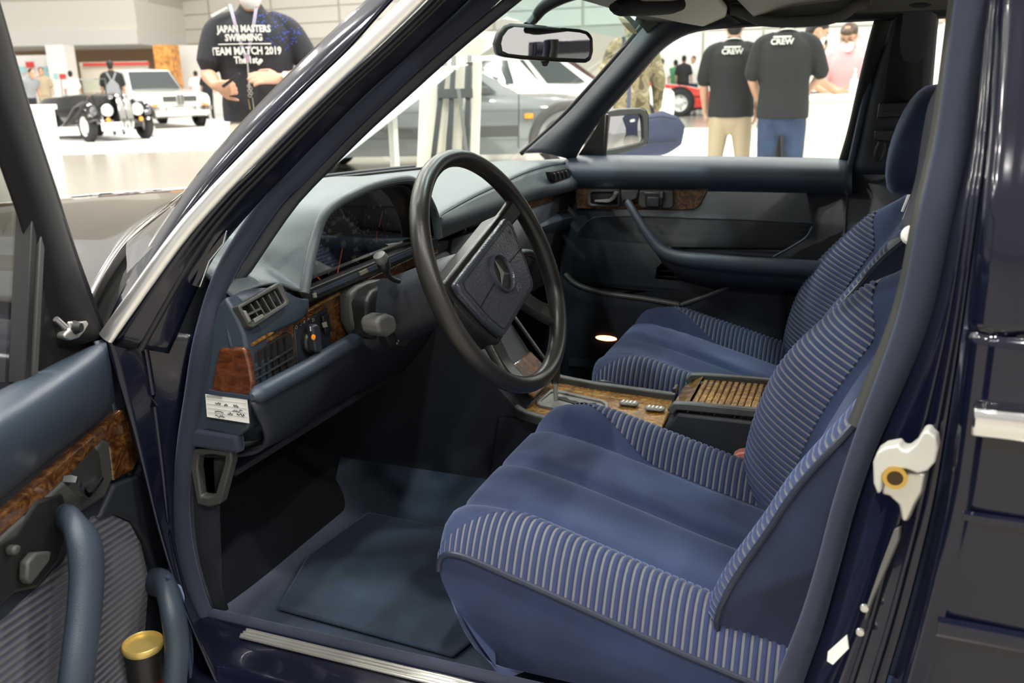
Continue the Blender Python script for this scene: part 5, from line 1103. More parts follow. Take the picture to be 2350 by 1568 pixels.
# seat buckle
bk_ = thing('belt_buckle', WY(1715, 1050, -.118), 'black seat belt buckle with red push button beside the driver seat', 'belt buckle')
prism('push_button', [WY(u, v, -.12) for u, v in ((1680, 1048), (1694, 1040), (1726, 1036), (1724, 1050), (1690, 1060))], (0, .025, 0), 'buckle_red', bk_, bevel=.003)
prism('buckle_case', [WY(u, v, -.122) for u, v in ((1678, 1062), (1726, 1050), (1745, 1080), (1760, 1130), (1720, 1110))], (0, .03, 0), 'black_plastic', bk_, bevel=.004)
# ------------------------------------------------------------------ people
mat('skin', (.50, .28, .18), .55)
mat('hair_black', (.012, .010, .009), .6)
mat('hair_brown', (.06, .035, .018), .6)
mat('mask_white', (.80, .80, .78), .7)
mat('tee_black', (.018, .020, .022), .85)
mat('tee_crew', (.013, .015, .015), .9)
mat('chino', (.36, .29, .19), .85)
mat('chino_pale', (.62, .57, .46), .85)
mat('denim', (.022, .038, .080), .85, var=.25, vscale=9)
mat('pink_shirt', (.62, .36, .38), .8)
mat('white_shirt', (.78, .78, .75), .8)
mat('grey_cloth', (.25, .26, .27), .85)
mat('dark_cloth', (.015, .015, .018), .85)
mat('red_cloth', (.45, .05, .05), .8)
mat('green_cloth', (.06, .22, .10), .8)
mat('camo', (.1, .1, .1), .9)
ramp_mat('camo', lambda nt, c: ramp(nt, noise(nt, c, 9, 3, .5, 1.0), [(.38, (.10, .085, .045)), (.48, (.32, .27, .16)), (.55, (.16, .14, .07)), (.66, (.40, .35, .23))]), rough=.9)
def tee_print():
    def f(nt, c):
        mp = nt.nodes.new('ShaderNodeMapping'); nt.links.new(c, mp.inputs[0]); mp.inputs['Scale'].default_value = (1, 1, 1.6)
        v = nt.nodes.new('ShaderNodeTexVoronoi'); v.inputs['Scale'].default_value = 60; nt.links.new(mp.outputs[0], v.inputs[0])
        a = ramp(nt, v.outputs['Distance'], [(.20, (.03, .09, .60)), (.27, (.018, .019, .023))])
        p_ = XFN @ V(.14, -.12, 1.46)
        ds = nt.nodes.new('ShaderNodeVectorMath'); ds.operation = 'DISTANCE'; nt.links.new(c, ds.inputs[0]); ds.inputs[1].default_value = p_
        n_ = nt.nodes.new('ShaderNodeMath'); n_.operation = 'LESS_THAN'; nt.links.new(ds.outputs['Value'], n_.inputs[0]); n_.inputs[1].default_value = .125
        mx = nt.nodes.new('ShaderNodeMix'); mx.data_type = 'RGBA'; nt.links.new(n_.outputs[0], mx.inputs['Factor']); mx.inputs['A'].default_value = (.018, .019, .023, 1); nt.links.new(a, mx.inputs['B'])
        return mx.outputs['Result']
    return ramp_mat('tee_flecks', f, rough=.85)
class MB:
    def __init__(s): s.v = []; s.f = []
    def limb(s, pts, rad, n=12, up=(0, 1, 0), res=0, dome0=.75):
        """elliptical loft; rad = list of r or (rx, ry); closed with domes"""
        pts = [Vector(p) for p in pts]; rad = [(r, r) if not isinstance(r, tuple) else r for r in rad]
        if res:
            pr = cr([V(a, b, 0) for a, b in rad], res); pts = cr(pts, res); rad = [(max(.002, p.x), max(.002, p.y)) for p in pr]
        fr = frames(pts, up); b0 = len(s.v); k = 0
        def ring(p, sv, uv, a, b):
            for i in range(n):
                t = 2*math.pi*i/n; s.v.append(p+sv*(a*math.cos(t))+uv*(b*math.sin(t)))
        p, t, sv, uv = fr[0]; a, b = rad[0]; m_ = min(a, b)
        ring(p-t*m_*dome0, sv, uv, a*.55, b*.55); k += 1
        for (p, t, sv, uv), (a, b) in zip(fr, rad): ring(p, sv, uv, a, b); k += 1
        p, t, sv, uv = fr[-1]; a, b = rad[-1]; m_ = min(a, b)
        ring(p+t*m_*.75, sv, uv, a*.55, b*.55); k += 1
        s.f += [tuple(b0+i for i in q) for q in gridfaces(n, k, True)]
        s.f.append(tuple(b0+i for i in range(n))[::-1]); s.f.append(tuple(b0+(k-1)*n+i for i in range(n)))
        return s
    def ball(s, c, r, n=14, m=10):
        c = Vector(c); rx, ry, rz = r if isinstance(r, tuple) else (r, r, r); b0 = len(s.v)
        for j in range(m):
            a = -math.pi/2+math.pi*(j+.5)/m
            for i in range(n):
                t = 2*math.pi*i/n; s.v.append(c+V(rx*math.cos(a)*math.cos(t), ry*math.cos(a)*math.sin(t), rz*math.sin(a)))
        s.f += [tuple(b0+i for i in q) for q in gridfaces(n, m, True)]
        s.f.append(tuple(b0+i for i in range(n))[::-1]); s.f.append(tuple(b0+(m-1)*n+i for i in range(n)))
        return s
    def hand(s, w, d, nrm, side, curl=.5, sc=1.0, spread=.06):
        """w wrist, d pointing direction, nrm = palm normal (fingers curl towards it), side = +1/-1 thumb side along d x nrm"""
        w, d, nrm = Vector(w), Vector(d).normalized(), Vector(nrm); nrm = (nrm-d*nrm.dot(d)).normalized(); lat = d.cross(nrm)*side
        s.limb([w, w+d*.04*sc, w+d*.085*sc], [(.026*sc, .019*sc), (.038*sc, .016*sc), (.040*sc, .013*sc)], 12, up=tuple(nrm))
        for k, (off, L) in enumerate(((.030, .072), (.010, .080), (-.010, .074), (-.029, .058))):
            p = w+d*.088*sc+lat*off*sc; a = 0; pts = [p-d*.012*sc]; c = curl*(1+.12*k)
            for ph, fl_ in enumerate((.45, .32, .23)):
                a += c*(.9 if ph == 0 else 1.0); dv = d*math.cos(a)+nrm*math.sin(a)+lat*(spread*(1.5-k)*.5)
                p = p+dv.normalized()*L*fl_*sc; pts.append(p.copy())
            s.limb(pts, [.0092*sc, .0090*sc, .0083*sc, .0072*sc], 8, up=tuple(lat))
        p = w+d*.030*sc+lat*.030*sc; t1 = (d*.65+lat*.7+nrm*.25).normalized(); t2 = (d*.85+lat*.25+nrm*.45).normalized()
        s.limb([p, p+t1*.034*sc, p+t1*.034*sc+t2*.030*sc, p+t1*.034*sc+t2*.052*sc], [.0125*sc, .011*sc, .0098*sc, .008*sc], 8, up=tuple(nrm))
        return s
    def build(s, name, m, parent, voxel=.01, smooth_it=6, remesh=True):
        o = mesh(name, s.v, s.f, m, parent, smooth=180)
        if remesh:
            r = o.modifiers.new('join', 'REMESH'); r.mode = 'VOXEL'; r.voxel_size = voxel; r.use_smooth_shade = True
            sm = o.modifiers.new('soft', 'SMOOTH'); sm.factor = .5; sm.iterations = smooth_it
        return o
def person(pos, yaw, h, label, shirt='tee_crew', pants='denim', hair='hair_black', front=-1, arms=None, head_pitch=0.0, head_yaw=0.0, lean=0.0, mask=False, sleeve=.55, voxel=.010, group=None, hands=True, shoulder=.19, hem=.50, wide=1.0, legs=None, long_hair=False, glasses=False, shoes='dark_cloth', coat=None):
    """local x to the picture's right, y away from the camera, z up; front = -1 faces the camera"""
    k = h/1.72
    XF[0] = Matrix.Translation((pos[0], pos[1], 0)) @ Matrix.Rotation(yaw, 4, 'Z')
    P = thing('person', (0, 0, 0), label, 'person', group)
    F_ = front
    ly = lambda z: F_*lean*max(0, z-.95*k)          # forward lean above the hips
    def T(x, y, z): return V(x, y+ly(z), z-abs(lean)*max(0, z-.95*k)*.35)
    sh = shoulder*k*wide
    arms = arms or {-1: ((-.235, .02, 1.13), (-.25, -.06*-F_, .88)), 1: ((.235, .02, 1.13), (.25, -.06*-F_, .88))}
    body = MB()
    hipz = .90*k
    body.limb([T(0, 0, .84*k), T(0, 0, .95*k), T(0, 0, 1.08*k), T(0, 0, 1.25*k), T(0, 0, 1.38*k), T(0, 0, 1.45*k)], [(.155*k*wide, .105*k), (.16*k*wide, .11*k), (.145*k*wide, .10*k), (.155*k*wide, .110*k), (.145*k*wide, .09*k), (.06*k, .055*k)], 16, res=18)
    hp = T(0, 0, 1.60*k); dirh = V(math.sin(head_yaw)*1, F_*math.cos(head_yaw), 0)
    hc = hp+dirh*(.02+.10*math.sin(max(0, head_pitch)))*k-V(0, 0, .03*math.sin(max(0, head_pitch)))
    body.limb([T(0, .0, 1.42*k), T(0, .0, 1.50*k), hc-V(0, 0, .06*k)], [.060*k, .054*k, .055*k], 12)
    Rh = Matrix.Rotation(0, 3, 'X')
    fw = (dirh*math.cos(head_pitch)-V(0, 0, 1)*math.sin(head_pitch)); upv = (V(0, 0, 1)*math.cos(head_pitch)+dirh*math.sin(head_pitch)); rt = fw.cross(upv)
    def HD(x, y, z): return hc+rt*(x*k)+fw*(y*k)+upv*(z*k)
    body.limb([HD(0, .030, -.105), HD(0, .018, -.06), HD(0, .0, .0), HD(0, -.008, .06), HD(0, -.012, .10)], [(.045*k, .052*k), (.062*k, .078*k), (.074*k, .094*k), (.072*k, .092*k), (.045*k, .06*k)], 14, up=tuple(fw), res=12)
    body.limb([HD(0, .088, .01), HD(0, .104, -.022), HD(0, .095, -.032)], [.010*k, .014*k, .010*k], 8)      # nose
    for sx in (-1, 1): body.limb([HD(sx*.076, -.008, .018), HD(sx*.080, -.012, -.005), HD(sx*.074, -.004, -.028)], [(.008*k, .016*k), (.009*k, .017*k), (.006*k, .010*k)], 8, up=tuple(fw))
    body.limb([HD(-.022, .085, -.055), HD(0, .093, -.055), HD(.022, .085, -.055)], [.006*k, .008*k, .006*k], 8)  # lips
    lg = legs or {-1: ((-.095, 0, .50), (-.105, .01, .09)), 1: ((.095, 0, .50), (.105, .01, .09))}
    shoe = MB(); tro = MB(); top = MB(); sle = {}
    for sx in (-1, 1):
        kn, an = lg[sx]; kn = V(*kn)*k; an = V(*an)*k; hj = V(sx*.085*k*wide, 0, .88*k)
        body.limb([hj, kn, an], [.070*k, .050*k, .035*k], 12, res=10)
        tro.limb([hj+V(0, 0, .04*k), hj+V(sx*.005, 0, -.08*k), hj.lerp(kn, .5), kn, kn.lerp(an, .5), an+V(0, 0, -.02*k)], [(.080*k*wide, .104*k), (.088*k*wide, .106*k), (.084*k, .090*k), (.066*k, .070*k), (.060*k, .064*k), (.052*k, .058*k)], 14, res=14)
        shoe.limb([an+V(0, -F_*.04*k, -.045*k), an+V(0, F_*.06*k, -.055*k), an+V(0, F_*.16*k, -.062*k)], [(.036*k, .040*k), (.042*k, .032*k), (.036*k, .022*k)], 10, up=(0, 0, 1))
        el, wr = arms[sx][0], arms[sx][1]; el = V(*el)*k; wr = V(*wr)*k
        sj = T(sx*sh, 0, 1.392*k); el = V(el.x, el.y+ly(el.z)*.6, el.z); wr = V(wr.x, wr.y+ly(wr.z)*.4, wr.z)
        body.limb([T(sx*.08*k, 0, 1.40*k), sj+V(0, 0, -.01*k), sj.lerp(el, .5), el, el.lerp(wr, .35), wr], [(.036*k, .036*k), .040*k, .041*k, .037*k, .038*k, .025*k], 12, res=16)
        if hands:
            hd = arms[sx][2] if len(arms[sx]) > 2 else dict(d=(wr-el).normalized(), n=V(-sx*1., 0, 0), side=1, curl=.35)
            body.hand(wr, hd['d'], hd['n'], hd.get('side', 1), hd.get('curl', .35), k)
        e_ = sj.lerp(el, min(1, sleeve*1.5)) if sleeve < .67 else el
        pts = [T(sx*.09*k, 0, 1.415*k), T(sx*(sh*.92), 0, 1.388*k), sj.lerp(el, .35), e_]; rd = [(.066*k, .062*k), (.060*k, .062*k), (.062*k, .064*k), (.066*k, .066*k)]
        if sleeve > .67: pts += [el.lerp(wr, .5), el.lerp(wr, .92)]; rd += [.050*k, .040*k]
        top.limb(pts, rd, 14, res=14)
    hz = hem*1.72*k
    tp = [T(0, 0, hz), T(0, 0, hz+.10*k), T(0, 0, 1.10*k), T(0, 0, 1.25*k), T(0, 0, 1.37*k), T(0, 0, 1.44*k), T(0, 0, 1.475*k)]
    rd = [(.190*k*wide, .135*k), (.188*k*wide, .134*k), (.178*k*wide, .128*k), (.190*k*wide, .136*k), (.195*k*wide, .122*k), (.13*k*wide, .092*k), (.075*k, .070*k)]
    if coat: tp = [T(0, 0, coat)]+tp; rd = [(.19*k, .15*k)]+rd
    top.limb(tp, rd, 20, res=24, dome0=-.05)
    body.build('body', 'skin', P, voxel)
    top.build('shirt', shirt, P, voxel*1.1, 5)
    tro.limb([V(0, 0, .80*k), V(0, 0, .90*k), V(0, 0, .97*k)], [(.13*k*wide, .11*k), (.158*k*wide, .118*k), (.150*k*wide, .110*k)], 16)
    tro.build('trousers', pants, P, voxel*1.1, 4)
    shoe.build('shoes', shoes, P, voxel)
    hm = MB()
    hm.limb([HD(0, -.018, .015), HD(0, -.016, .055), HD(0, -.012, .092), HD(0, -.010, .112)], [(.078*k, .090*k), (.082*k, .098*k), (.070*k, .086*k), (.04*k, .05*k)], 14, up=tuple(fw), res=8)
    hm.limb([HD(0, -.045, -.045), HD(0, -.045, .03)], [(.060*k, .048*k), (.074*k, .062*k)], 12, up=tuple(fw))
    if long_hair: hm.limb([HD(-.03, .065, .075), HD(.03, .07, .082)], [.028*k, .028*k], 10)
    hm.build('hair', hair, P, voxel)
    if mask:
        mm = MB(); mm.limb([HD(0, .052, -.098), HD(0, .066, -.065), HD(0, .058, -.026)], [(.046*k, .034*k), (.058*k, .048*k), (.054*k, .046*k)], 14, up=tuple(fw), res=8); mm.build('face_mask', 'mask_white', P, voxel)
        for sx in (-1, 1): tube('mask_loop', [HD(sx*.060, .055, -.045), HD(sx*.076, .02, -.02), HD(sx*.080, -.012, .004)], .002, 'mask_white', P, n=8, sides=6)
    for sx in (-1, 1):
        eb = lathe('eye', [(.001, .006), (.010*k, .003), (.012*k, 0)], HD(sx*.030, .083, .010), fw, 'dark_cloth', P, n=10, sy=.55, caps=False)
        tube('eyebrow', [HD(sx*.014, .092, .030), HD(sx*.030, .089, .035), HD(sx*.048, .076, .030)], .0035*k, hair, P, n=6, sides=6)
        if glasses:
            c = HD(sx*.030, .098, .008); q = rrect(c, rt, upv, .050*k, .034*k, .012*k, 3); q2 = rrect(c, rt, upv, .044*k, .028*k, .010*k, 3)
            ringplate('glasses_rim', q, q2, fw*.004, 'dark_cloth', P); tube('glasses_arm', [HD(sx*.055, .095, .012), HD(sx*.078, .0, .012)], .002, 'dark_cloth', P)
    P['_T'] = 0
    del P['_T']
    XF[0] = None
    return P, k, HD, T
def spot(u, D, v=190):
    p = WD(u, v, D); d = V(p.x-CC.x, p.y-CC.y, 0).normalized(); return (p.x, p.y), math.atan2(d.y, d.x)-math.pi/2
# man in the printed T-shirt
pos, yw = spot(592, 4.85)
XFN = Matrix.Translation((pos[0], pos[1], 0)) @ Matrix.Rotation(yw, 4, 'Z')
kk = 1.80/1.72
tee_print()
am = {-1: ((-.238, -.03, 1.175), (-.200, -.22, 1.115), dict(d=V(.70, -.55, -.12), n=V(.25, .75, .25), side=-1, curl=1.35)),
      1: ((.285, -.02, 1.165), (.115, -.25, 1.145), dict(d=V(-.95, -.22, .06), n=V(.05, .75, -.6), side=-1, curl=.22))}
man, k_, HDm, Tm = person(pos, yw, 1.80, 'man in a black printed T-shirt with lanyard and pale trousers, holding a dark stick', 'tee_flecks', 'chino_pale', front=-1, arms=am, voxel=.0062, mask=True, sleeve=.50, hem=.545)
XF[0] = XFN
def shirt_y(x, z): return -.150*math.sqrt(max(.05, 1-(x/.235)**2))-.008
def on_shirt(cx, cz): return lambda v: V(cx+v.x, shirt_y(cx+v.x, cz)-.010-v.z, cz+v.y)
SCALE = 2057.5/4.85
def sxp(u): return (u-592)/SCALE
def szp(v): return 1.184+(187-v)/SCALE
for s_, u, v, sz, wd in (('JAPAN MASTERS', 573, 76, .046, .80), ('SWIMMING', 571, 94, .046, .80), ('TEAM MATCH 2019', 573, 122, .052, .80), ('The 1st', 571, 141, .048, .80)):
    text('shirt_lettering', s_, None, sz, 'white_print', man, bold=.0020, wrap=on_shirt(sxp(u), szp(v)), sx=wd, ext=.001)
pts = [V(x, shirt_y(x, 1.3)-.012, szp(107)) for x in lins(sxp(516), sxp(628), 14)]
tube('shirt_rule', pts, .003, 'white_print', man, sides=6)
prism('shoulder_patch', [V(sxp(u), -.075, szp(v)) for u, v in ((505, 44), (541, 27), (543, 31), (508, 50))], (0, .01, 0), 'white_print', man)
fist = MB(); fist.limb([V(sxp(597), shirt_y(0, 0)-.014, szp(150)), V(sxp(603), shirt_y(0, 0)-.014, szp(142))], [.006, .010], 8); fist.build('shirt_emblem', 'white_print', man, remesh=False)
lz = [(548, 22, -.07), (553, 50, -.13), (560, 90, -.155), (570, 130, -.16), (573, 145, -.165)]
rz_ = [(606, 18, -.07), (600, 45, -.13), (588, 90, -.155), (576, 130, -.16), (574, 145, -.165)]
mat('lanyard_blue', (.30, .42, .52), .6); mat('lanyard_red', (.45, .10, .16), .6)
ln = []
for L_ in (lz, rz_):
    o = sweep('lanyard', [V(sxp(u), y, szp(v)) for u, v, y in L_], [(-.0075, -.001), (.0075, -.001), (.0075, .001), (-.0075, .001)], 'lanyard_blue', man, n=14, up=(0, 1, 0))
    sweep('lanyard_stripe', [V(sxp(u), y-.0016, szp(v)) for u, v, y in L_], [(-.0022, -.0006), (.0022, -.0006), (.0022, .0006), (-.0022, .0006)], 'lanyard_red', o, n=14, up=(0, 1, 0))
tube('lanyard_cord', [V(sxp(u), -.18, szp(v)) for u, v in ((574, 145), (573, 180), (572, 205))], .004, 'satin_metal', man)
for k in range(5): lathe('key_ring', [(.007, -.001), (.010, -.001), (.010, .001), (.007, .001)], V(sxp(572+(k % 2)*3), -.185, szp(196+k*5)), (.3, -1, 0), 'satin_metal', man, n=12, caps=False)
bar('brass_key', V(sxp(568), -.186, szp(224)), V(sxp(570), -.186, szp(246)), .018, .004, 'brass', man)
bar('steel_key', V(sxp(577), -.186, szp(220)), V(sxp(578), -.186, szp(247)), .010, .004, 'satin_metal', man)
w_ = V(.135, -.25, 1.145)*k_
lathe('watch_strap', [(.030, -.011), (.034, -.010), (.034, .010), (.030, .011)], V(.135*k_, -.245*k_, 1.147*k_), (1, .15, 0), 'satin_metal', man, n=18, caps=False)
lathe('watch_case', [(.018, 0), (.018, .008), (.0001, .009)], V(.132*k_, -.280*k_, 1.160*k_), (0, -1, .3), 'white_print', man, n=18)
XF[0] = None
stick = bpy.data.objects.new('dark_stick', None)
a_ = XFN @ V(sxp(519), -.345, szp(196)); b_ = XFN @ V(sxp(556), -.36, szp(170))
bpy.data.objects.remove(stick)
tag(bar('dark_stick', a_, b_, .022, .014, 'dark_cloth', None), 'short dark stick held in both hands by the printed T-shirt man', 'stick')
# crew pair from behind
def crew_print(P, pos, yw, k, z, x=0.0, front=1, scale=1.0):
    XF[0] = Matrix.Translation((pos[0], pos[1], 0)) @ Matrix.Rotation(yw, 4, 'Z')
    w = lambda cx, cz: (lambda v: V(cx+v.x, -.128*k*math.sqrt(max(.05, 1-((cx+v.x)/.2)**2))-.006-v.z, cz+v.y))
    text('back_lettering', 'CREW', None, .058*scale, 'white_print', P, bold=.002, wrap=w(x, z), ext=.001)
    bar('back_rule', V(x-.065, -.142*k, z+.035), V(x+.065, -.142*k, z+.035), .004, .012, 'white_print', P, bevel=0)
    XF[0] = None
def collar_strap(P, pos, yw, k, z):
    XF[0] = Matrix.Translation((pos[0], pos[1], 0)) @ Matrix.Rotation(yw, 4, 'Z')
    tube('neck_strap', [V(-.075*k, .01, z-.008), V(-.05*k, -.055*k, z+.012), V(0, -.075*k, z+.018), V(.05*k, -.055*k, z+.012), V(.075*k, .01, z-.008)], .008, 'mask_white', P, n=14, ry=.004)
    XF[0] = None
pos, yw = spot(1680, 7.3)
armsb = {-1: ((-.235, .03, 1.15), (-.215, .10, .92)), 1: ((.235, .03, 1.15), (.215, .10, .92))}
ca_, k, _, _ = person(pos, yw, 1.665, 'man seen from behind in a black crew T-shirt and beige chinos', 'tee_crew', 'chino', front=1, arms=armsb, sleeve=.62, wide=1.02, hem=.50, voxel=.009, legs={-1: ((-.115, 0, .50), (-.125, .01, .09)), 1: ((.115, 0, .50), (.125, .01, .09))})
crew_print(ca_, pos, yw, k, 1.345, -.01); collar_strap(ca_, pos, yw, k, 1.43)
pos, yw = spot(1800, 6.9)
armsb = {-1: ((-.245, .02, 1.15), (-.20, .20, .98)), 1: ((.265, .03, 1.16), (.20, .24, 1.05))}
cb_, k, _, _ = person(pos, yw, 1.72, 'man seen from behind in a black crew T-shirt and blue jeans', 'tee_crew', 'denim', front=1, arms=armsb, sleeve=.62, wide=1.04, hem=.485, voxel=.009, legs={-1: ((-.110, 0, .50), (-.14, .01, .09)), 1: ((.11, 0, .50), (.115, .01, .09))})
crew_print(cb_, pos, yw, k, 1.40, -.035); collar_strap(cb_, pos, yw, k, 1.475)
# man with mask beside the counter (profile)
pos, yw = spot(1812, 7.9)
person(pos, yw-1.2, 1.70, 'masked man in pale shirt and dark trousers leaning over the counter end', 'white_shirt', 'dark_cloth', front=1, lean=.22, head_pitch=.55, head_yaw=0, mask=True, arms={-1: ((-.22, .12, 1.15), (-.12, .36, 1.02)), 1: ((.22, .12, 1.15), (.12, .36, 1.02))}, voxel=.009)
pos, yw = spot(1944, 8.7)
pk = person(pos, yw, 1.68, 'masked man with glasses in a pink shirt bending over the reception counter', 'pink_shirt', 'dark_cloth', hair='hair_brown', front=-1, lean=.28, head_pitch=.50, head_yaw=-.25, mask=True, glasses=True, long_hair=True, arms={-1: ((-.24, -.12, 1.10), (-.05, -.36, 1.02)), 1: ((.24, -.12, 1.10), (.10, -.34, 1.00))}, sleeve=.62, wide=1.08, voxel=.009)
pos, yw = spot(2168, 6.4)
person(pos, yw, 1.70, 'man seen from behind in a white shirt past the dark window pillar', 'white_shirt', 'dark_cloth', front=1, voxel=.012)
pos, yw = spot(1880, 15)
person(pos, yw-.8, 1.70, 'dark-haired man in a white shirt far behind the counter', 'white_shirt', 'dark_cloth', front=-1, voxel=.014, mask=True)
# person in camouflage with a navy bag
pos, yw = spot(1450, 7.6)
cm = person(pos, yw+.3, 1.74, 'person in a khaki camouflage coat mostly hidden by the far screen pillar', 'camo', 'camo', front=1, sleeve=1.0, wide=.85, hem=.52, voxel=.011, coat=.80)
bgc = WD(1478, 305, 7.1)
bag = thing('navy_bag', bgc+V(0, 0, -.2), 'soft navy bag hanging beyond the passenger mirror', 'bag')
XF[0] = Matrix.Translation(bgc) @ Matrix.Rotation(yw, 4, 'Z') @ Matrix.Scale(1.27, 4)
b_ = MB(); b_.limb([V(-.20, 0, -.13), V(-.20, 0, .0), V(-.16, 0, .10)], [(.10, .08), (.11, .09), (.06, .06)], 12)
b_.limb([V(-.12, 0, -.10), V(.0, 0, -.03), V(.12, 0, .0), V(.19, 0, -.01)], [(.07, .10), (.09, .13), (.09, .14), (.07, .11)], 14, up=(0, 0, 1))
b_.build('bag_body', mat('bag_navy', (.030, .038, .075), .8), bag, .012)
tube('bag_zip', [V(-.05, -.085, .075), V(.08, -.095, .10), V(.19, -.075, .085)], .004, 'dark_cloth', bag, n=12)
tube('bag_seam', [V(-.05, -.095, -.06), V(.08, -.105, -.05), V(.2, -.085, -.045)], .004, 'dark_cloth', bag, n=12)
tube('bag_strap', [V(-.1, 0, .08), V(-.10, .25, .35), V(-.14, .36, .58)], .012, 'bag_navy', bag, n=10)
XF[0] = None
# distant visitors
pos, yw = spot(258, 21.5)
ov = person(pos, yw, 1.73, 'man seen from behind in black shirt and grey overalls between the two classic cars', 'tee_crew', 'grey_cloth', front=1, voxel=.012, wide=1.05)
XF[0] = Matrix.Translation((pos[0], pos[1], 0)) @ Matrix.Rotation(yw, 4, 'Z')
prism('overall_bib', [V(-.17, -.15, .90), V(.17, -.15, .90), V(.13, -.15, 1.18), V(.03, -.15, 1.30), V(-.03, -.15, 1.30), V(-.13, -.15, 1.18)], (0, .03, 0), 'grey_cloth', ov[0])
for sx in (-1, 1): bar('overall_strap', V(sx*.02, -.145, 1.28), V(sx*.10, -.10, 1.46), .035, .01, 'grey_cloth', ov[0], up=(0, 1, 0))
XF[0] = None
far = [(62, 24, 'grey_cloth', 'dark_cloth', -1, .5, 'stooping visitor in a grey shirt at the far left desk'), (98, 27, 'chino', 'chino', -1, .1, 'visitor in khaki standing behind the roadster screen'),
       (164, 29, 'white_shirt', 'red_cloth', 1, 0, 'dark-haired visitor in white before the red shop'), (452, 31, 'white_shirt', 'white_shirt', 1, .2, 'visitor in white left of the printed T-shirt man, farther one'),
       (474, 30, 'dark_cloth', 'dark_cloth', 1, .2, 'visitor in dark clothes just left of the printed T-shirt man'), (1550, 29.2, 'green_cloth', 'dark_cloth', 1, .1, 'visitor in dark green beyond the red car, left of the black-haired one'),
       (1590, 29.2, 'white_shirt', 'denim', -1, 0, 'visitor in white shirt and jeans beyond the red car nose'), (1568, 28.6, 'dark_cloth', 'dark_cloth', 1, 0, 'visitor in black seated low beyond the red car'), (1520, 28, 'white_shirt', 'grey_cloth', 1, .1, 'visitor in white close to the camouflage coat')]
for u, D, s_, p_, f, ln_, lb in far:
    pos, yw = spot(u, D); person(pos, yw+random.uniform(-.6, .6), 1.62+random.random()*.12, lb, s_, p_, front=f, lean=ln_, voxel=.018, hands=False)
# ------------------------------------------------------------------ other cars in the hall
mat('paint_black', (.006, .006, .006), .08, coat=1); mat('paint_white', (.78, .77, .72), .2, coat=1); mat('paint_grey', (.16, .17, .17), .25, coat=.8, metal=.2)
mat('paint_red', (.55, .020, .012), .15, coat=1); mat('paint_maroon', (.10, .014, .016), .2, coat=1); mat('car_glass', (.05, .06, .06), .05, coat=1); mat('tyre', (.012, .012, .012), .7)
mat('wheel_silver', (.60, .60, .58), .4, metal=.5); mat('lamp_clear', (.75, .76, .76), .12, metal=.3, coat=1); mat('strap_brown', (.18, .08, .04), .6); mat('plate_blue', (.05, .10, .35), .6); mat('moulding', (.05, .05, .045), .6)
def wheel(c, r, w, par, rim='wheel_silver', side=1, holes=8, spokes=0):
    """c centre, axis along local y; side = +1 outer face on +y"""
    t = lathe('tyre', [(r*.62, -w/2), (r*.9, -w/2), (r, -w*.32), (r, w*.32), (r*.9, w/2), (r*.62, w/2)], c, (0, side, 0), 'tyre', par, n=28, caps=False)
    d = lathe('wheel_disc', [(r*.66, w*.42), (r*.62, w*.46), (r*.58, w*.30), (r*.36, w*.26), (r*.30, w*.40), (r*.16, w*.46), (.001, w*.47)], c, (0, side, 0), rim, par, n=28, caps=False)
    for k in range(holes):
        a = 2*math.pi*k/holes; q = V(c.x+r*.47*math.cos(a), c.y+side*w*.29, c.z+r*.47*math.sin(a))
        lathe('wheel_hole', [(r*.075, 0), (.001, .002)], q, (0, side, 0), 'tyre', d, n=8, caps=False)
def hull(name, st, m, par, n=9, **k):
    """st: (x, half width, z low, z shoulder, z crown, tuck) cross sections; local x forward, y left"""
    rows = []
    for x, w, zl, zs, zc, tk in st:
        half = [V(x, w*tk, zl), V(x, w*(1+tk)/2*1.02, zl+(zs-zl)*.25), V(x, w, zl+(zs-zl)*.55), V(x, w*.985, zl+(zs-zl)*.85), V(x, w*.93, zs), V(x, w*.78, zs+(zc-zs)*.55), V(x, w*.45, zs+(zc-zs)*.9), V(x, 0, zc)]
        rows.append(half+[V(p.x, -p.y, p.z) for p in reversed(half[:-1])])
    nn = len(rows[0]); R = [cr([r[i] for r in rows], 40) for i in range(nn)]
    vs = [R[i][j] for j in range(40) for i in range(nn)]
    f = gridfaces(nn, 40)+[tuple(range(nn))[::-1], tuple(range(39*nn, 40*nn))]
    f += [(j*nn, (j+1)*nn, (j+1)*nn+nn-1, j*nn+nn-1) for j in range(39)]
    return mesh(name, vs, f, m, par, smooth=50, **k)
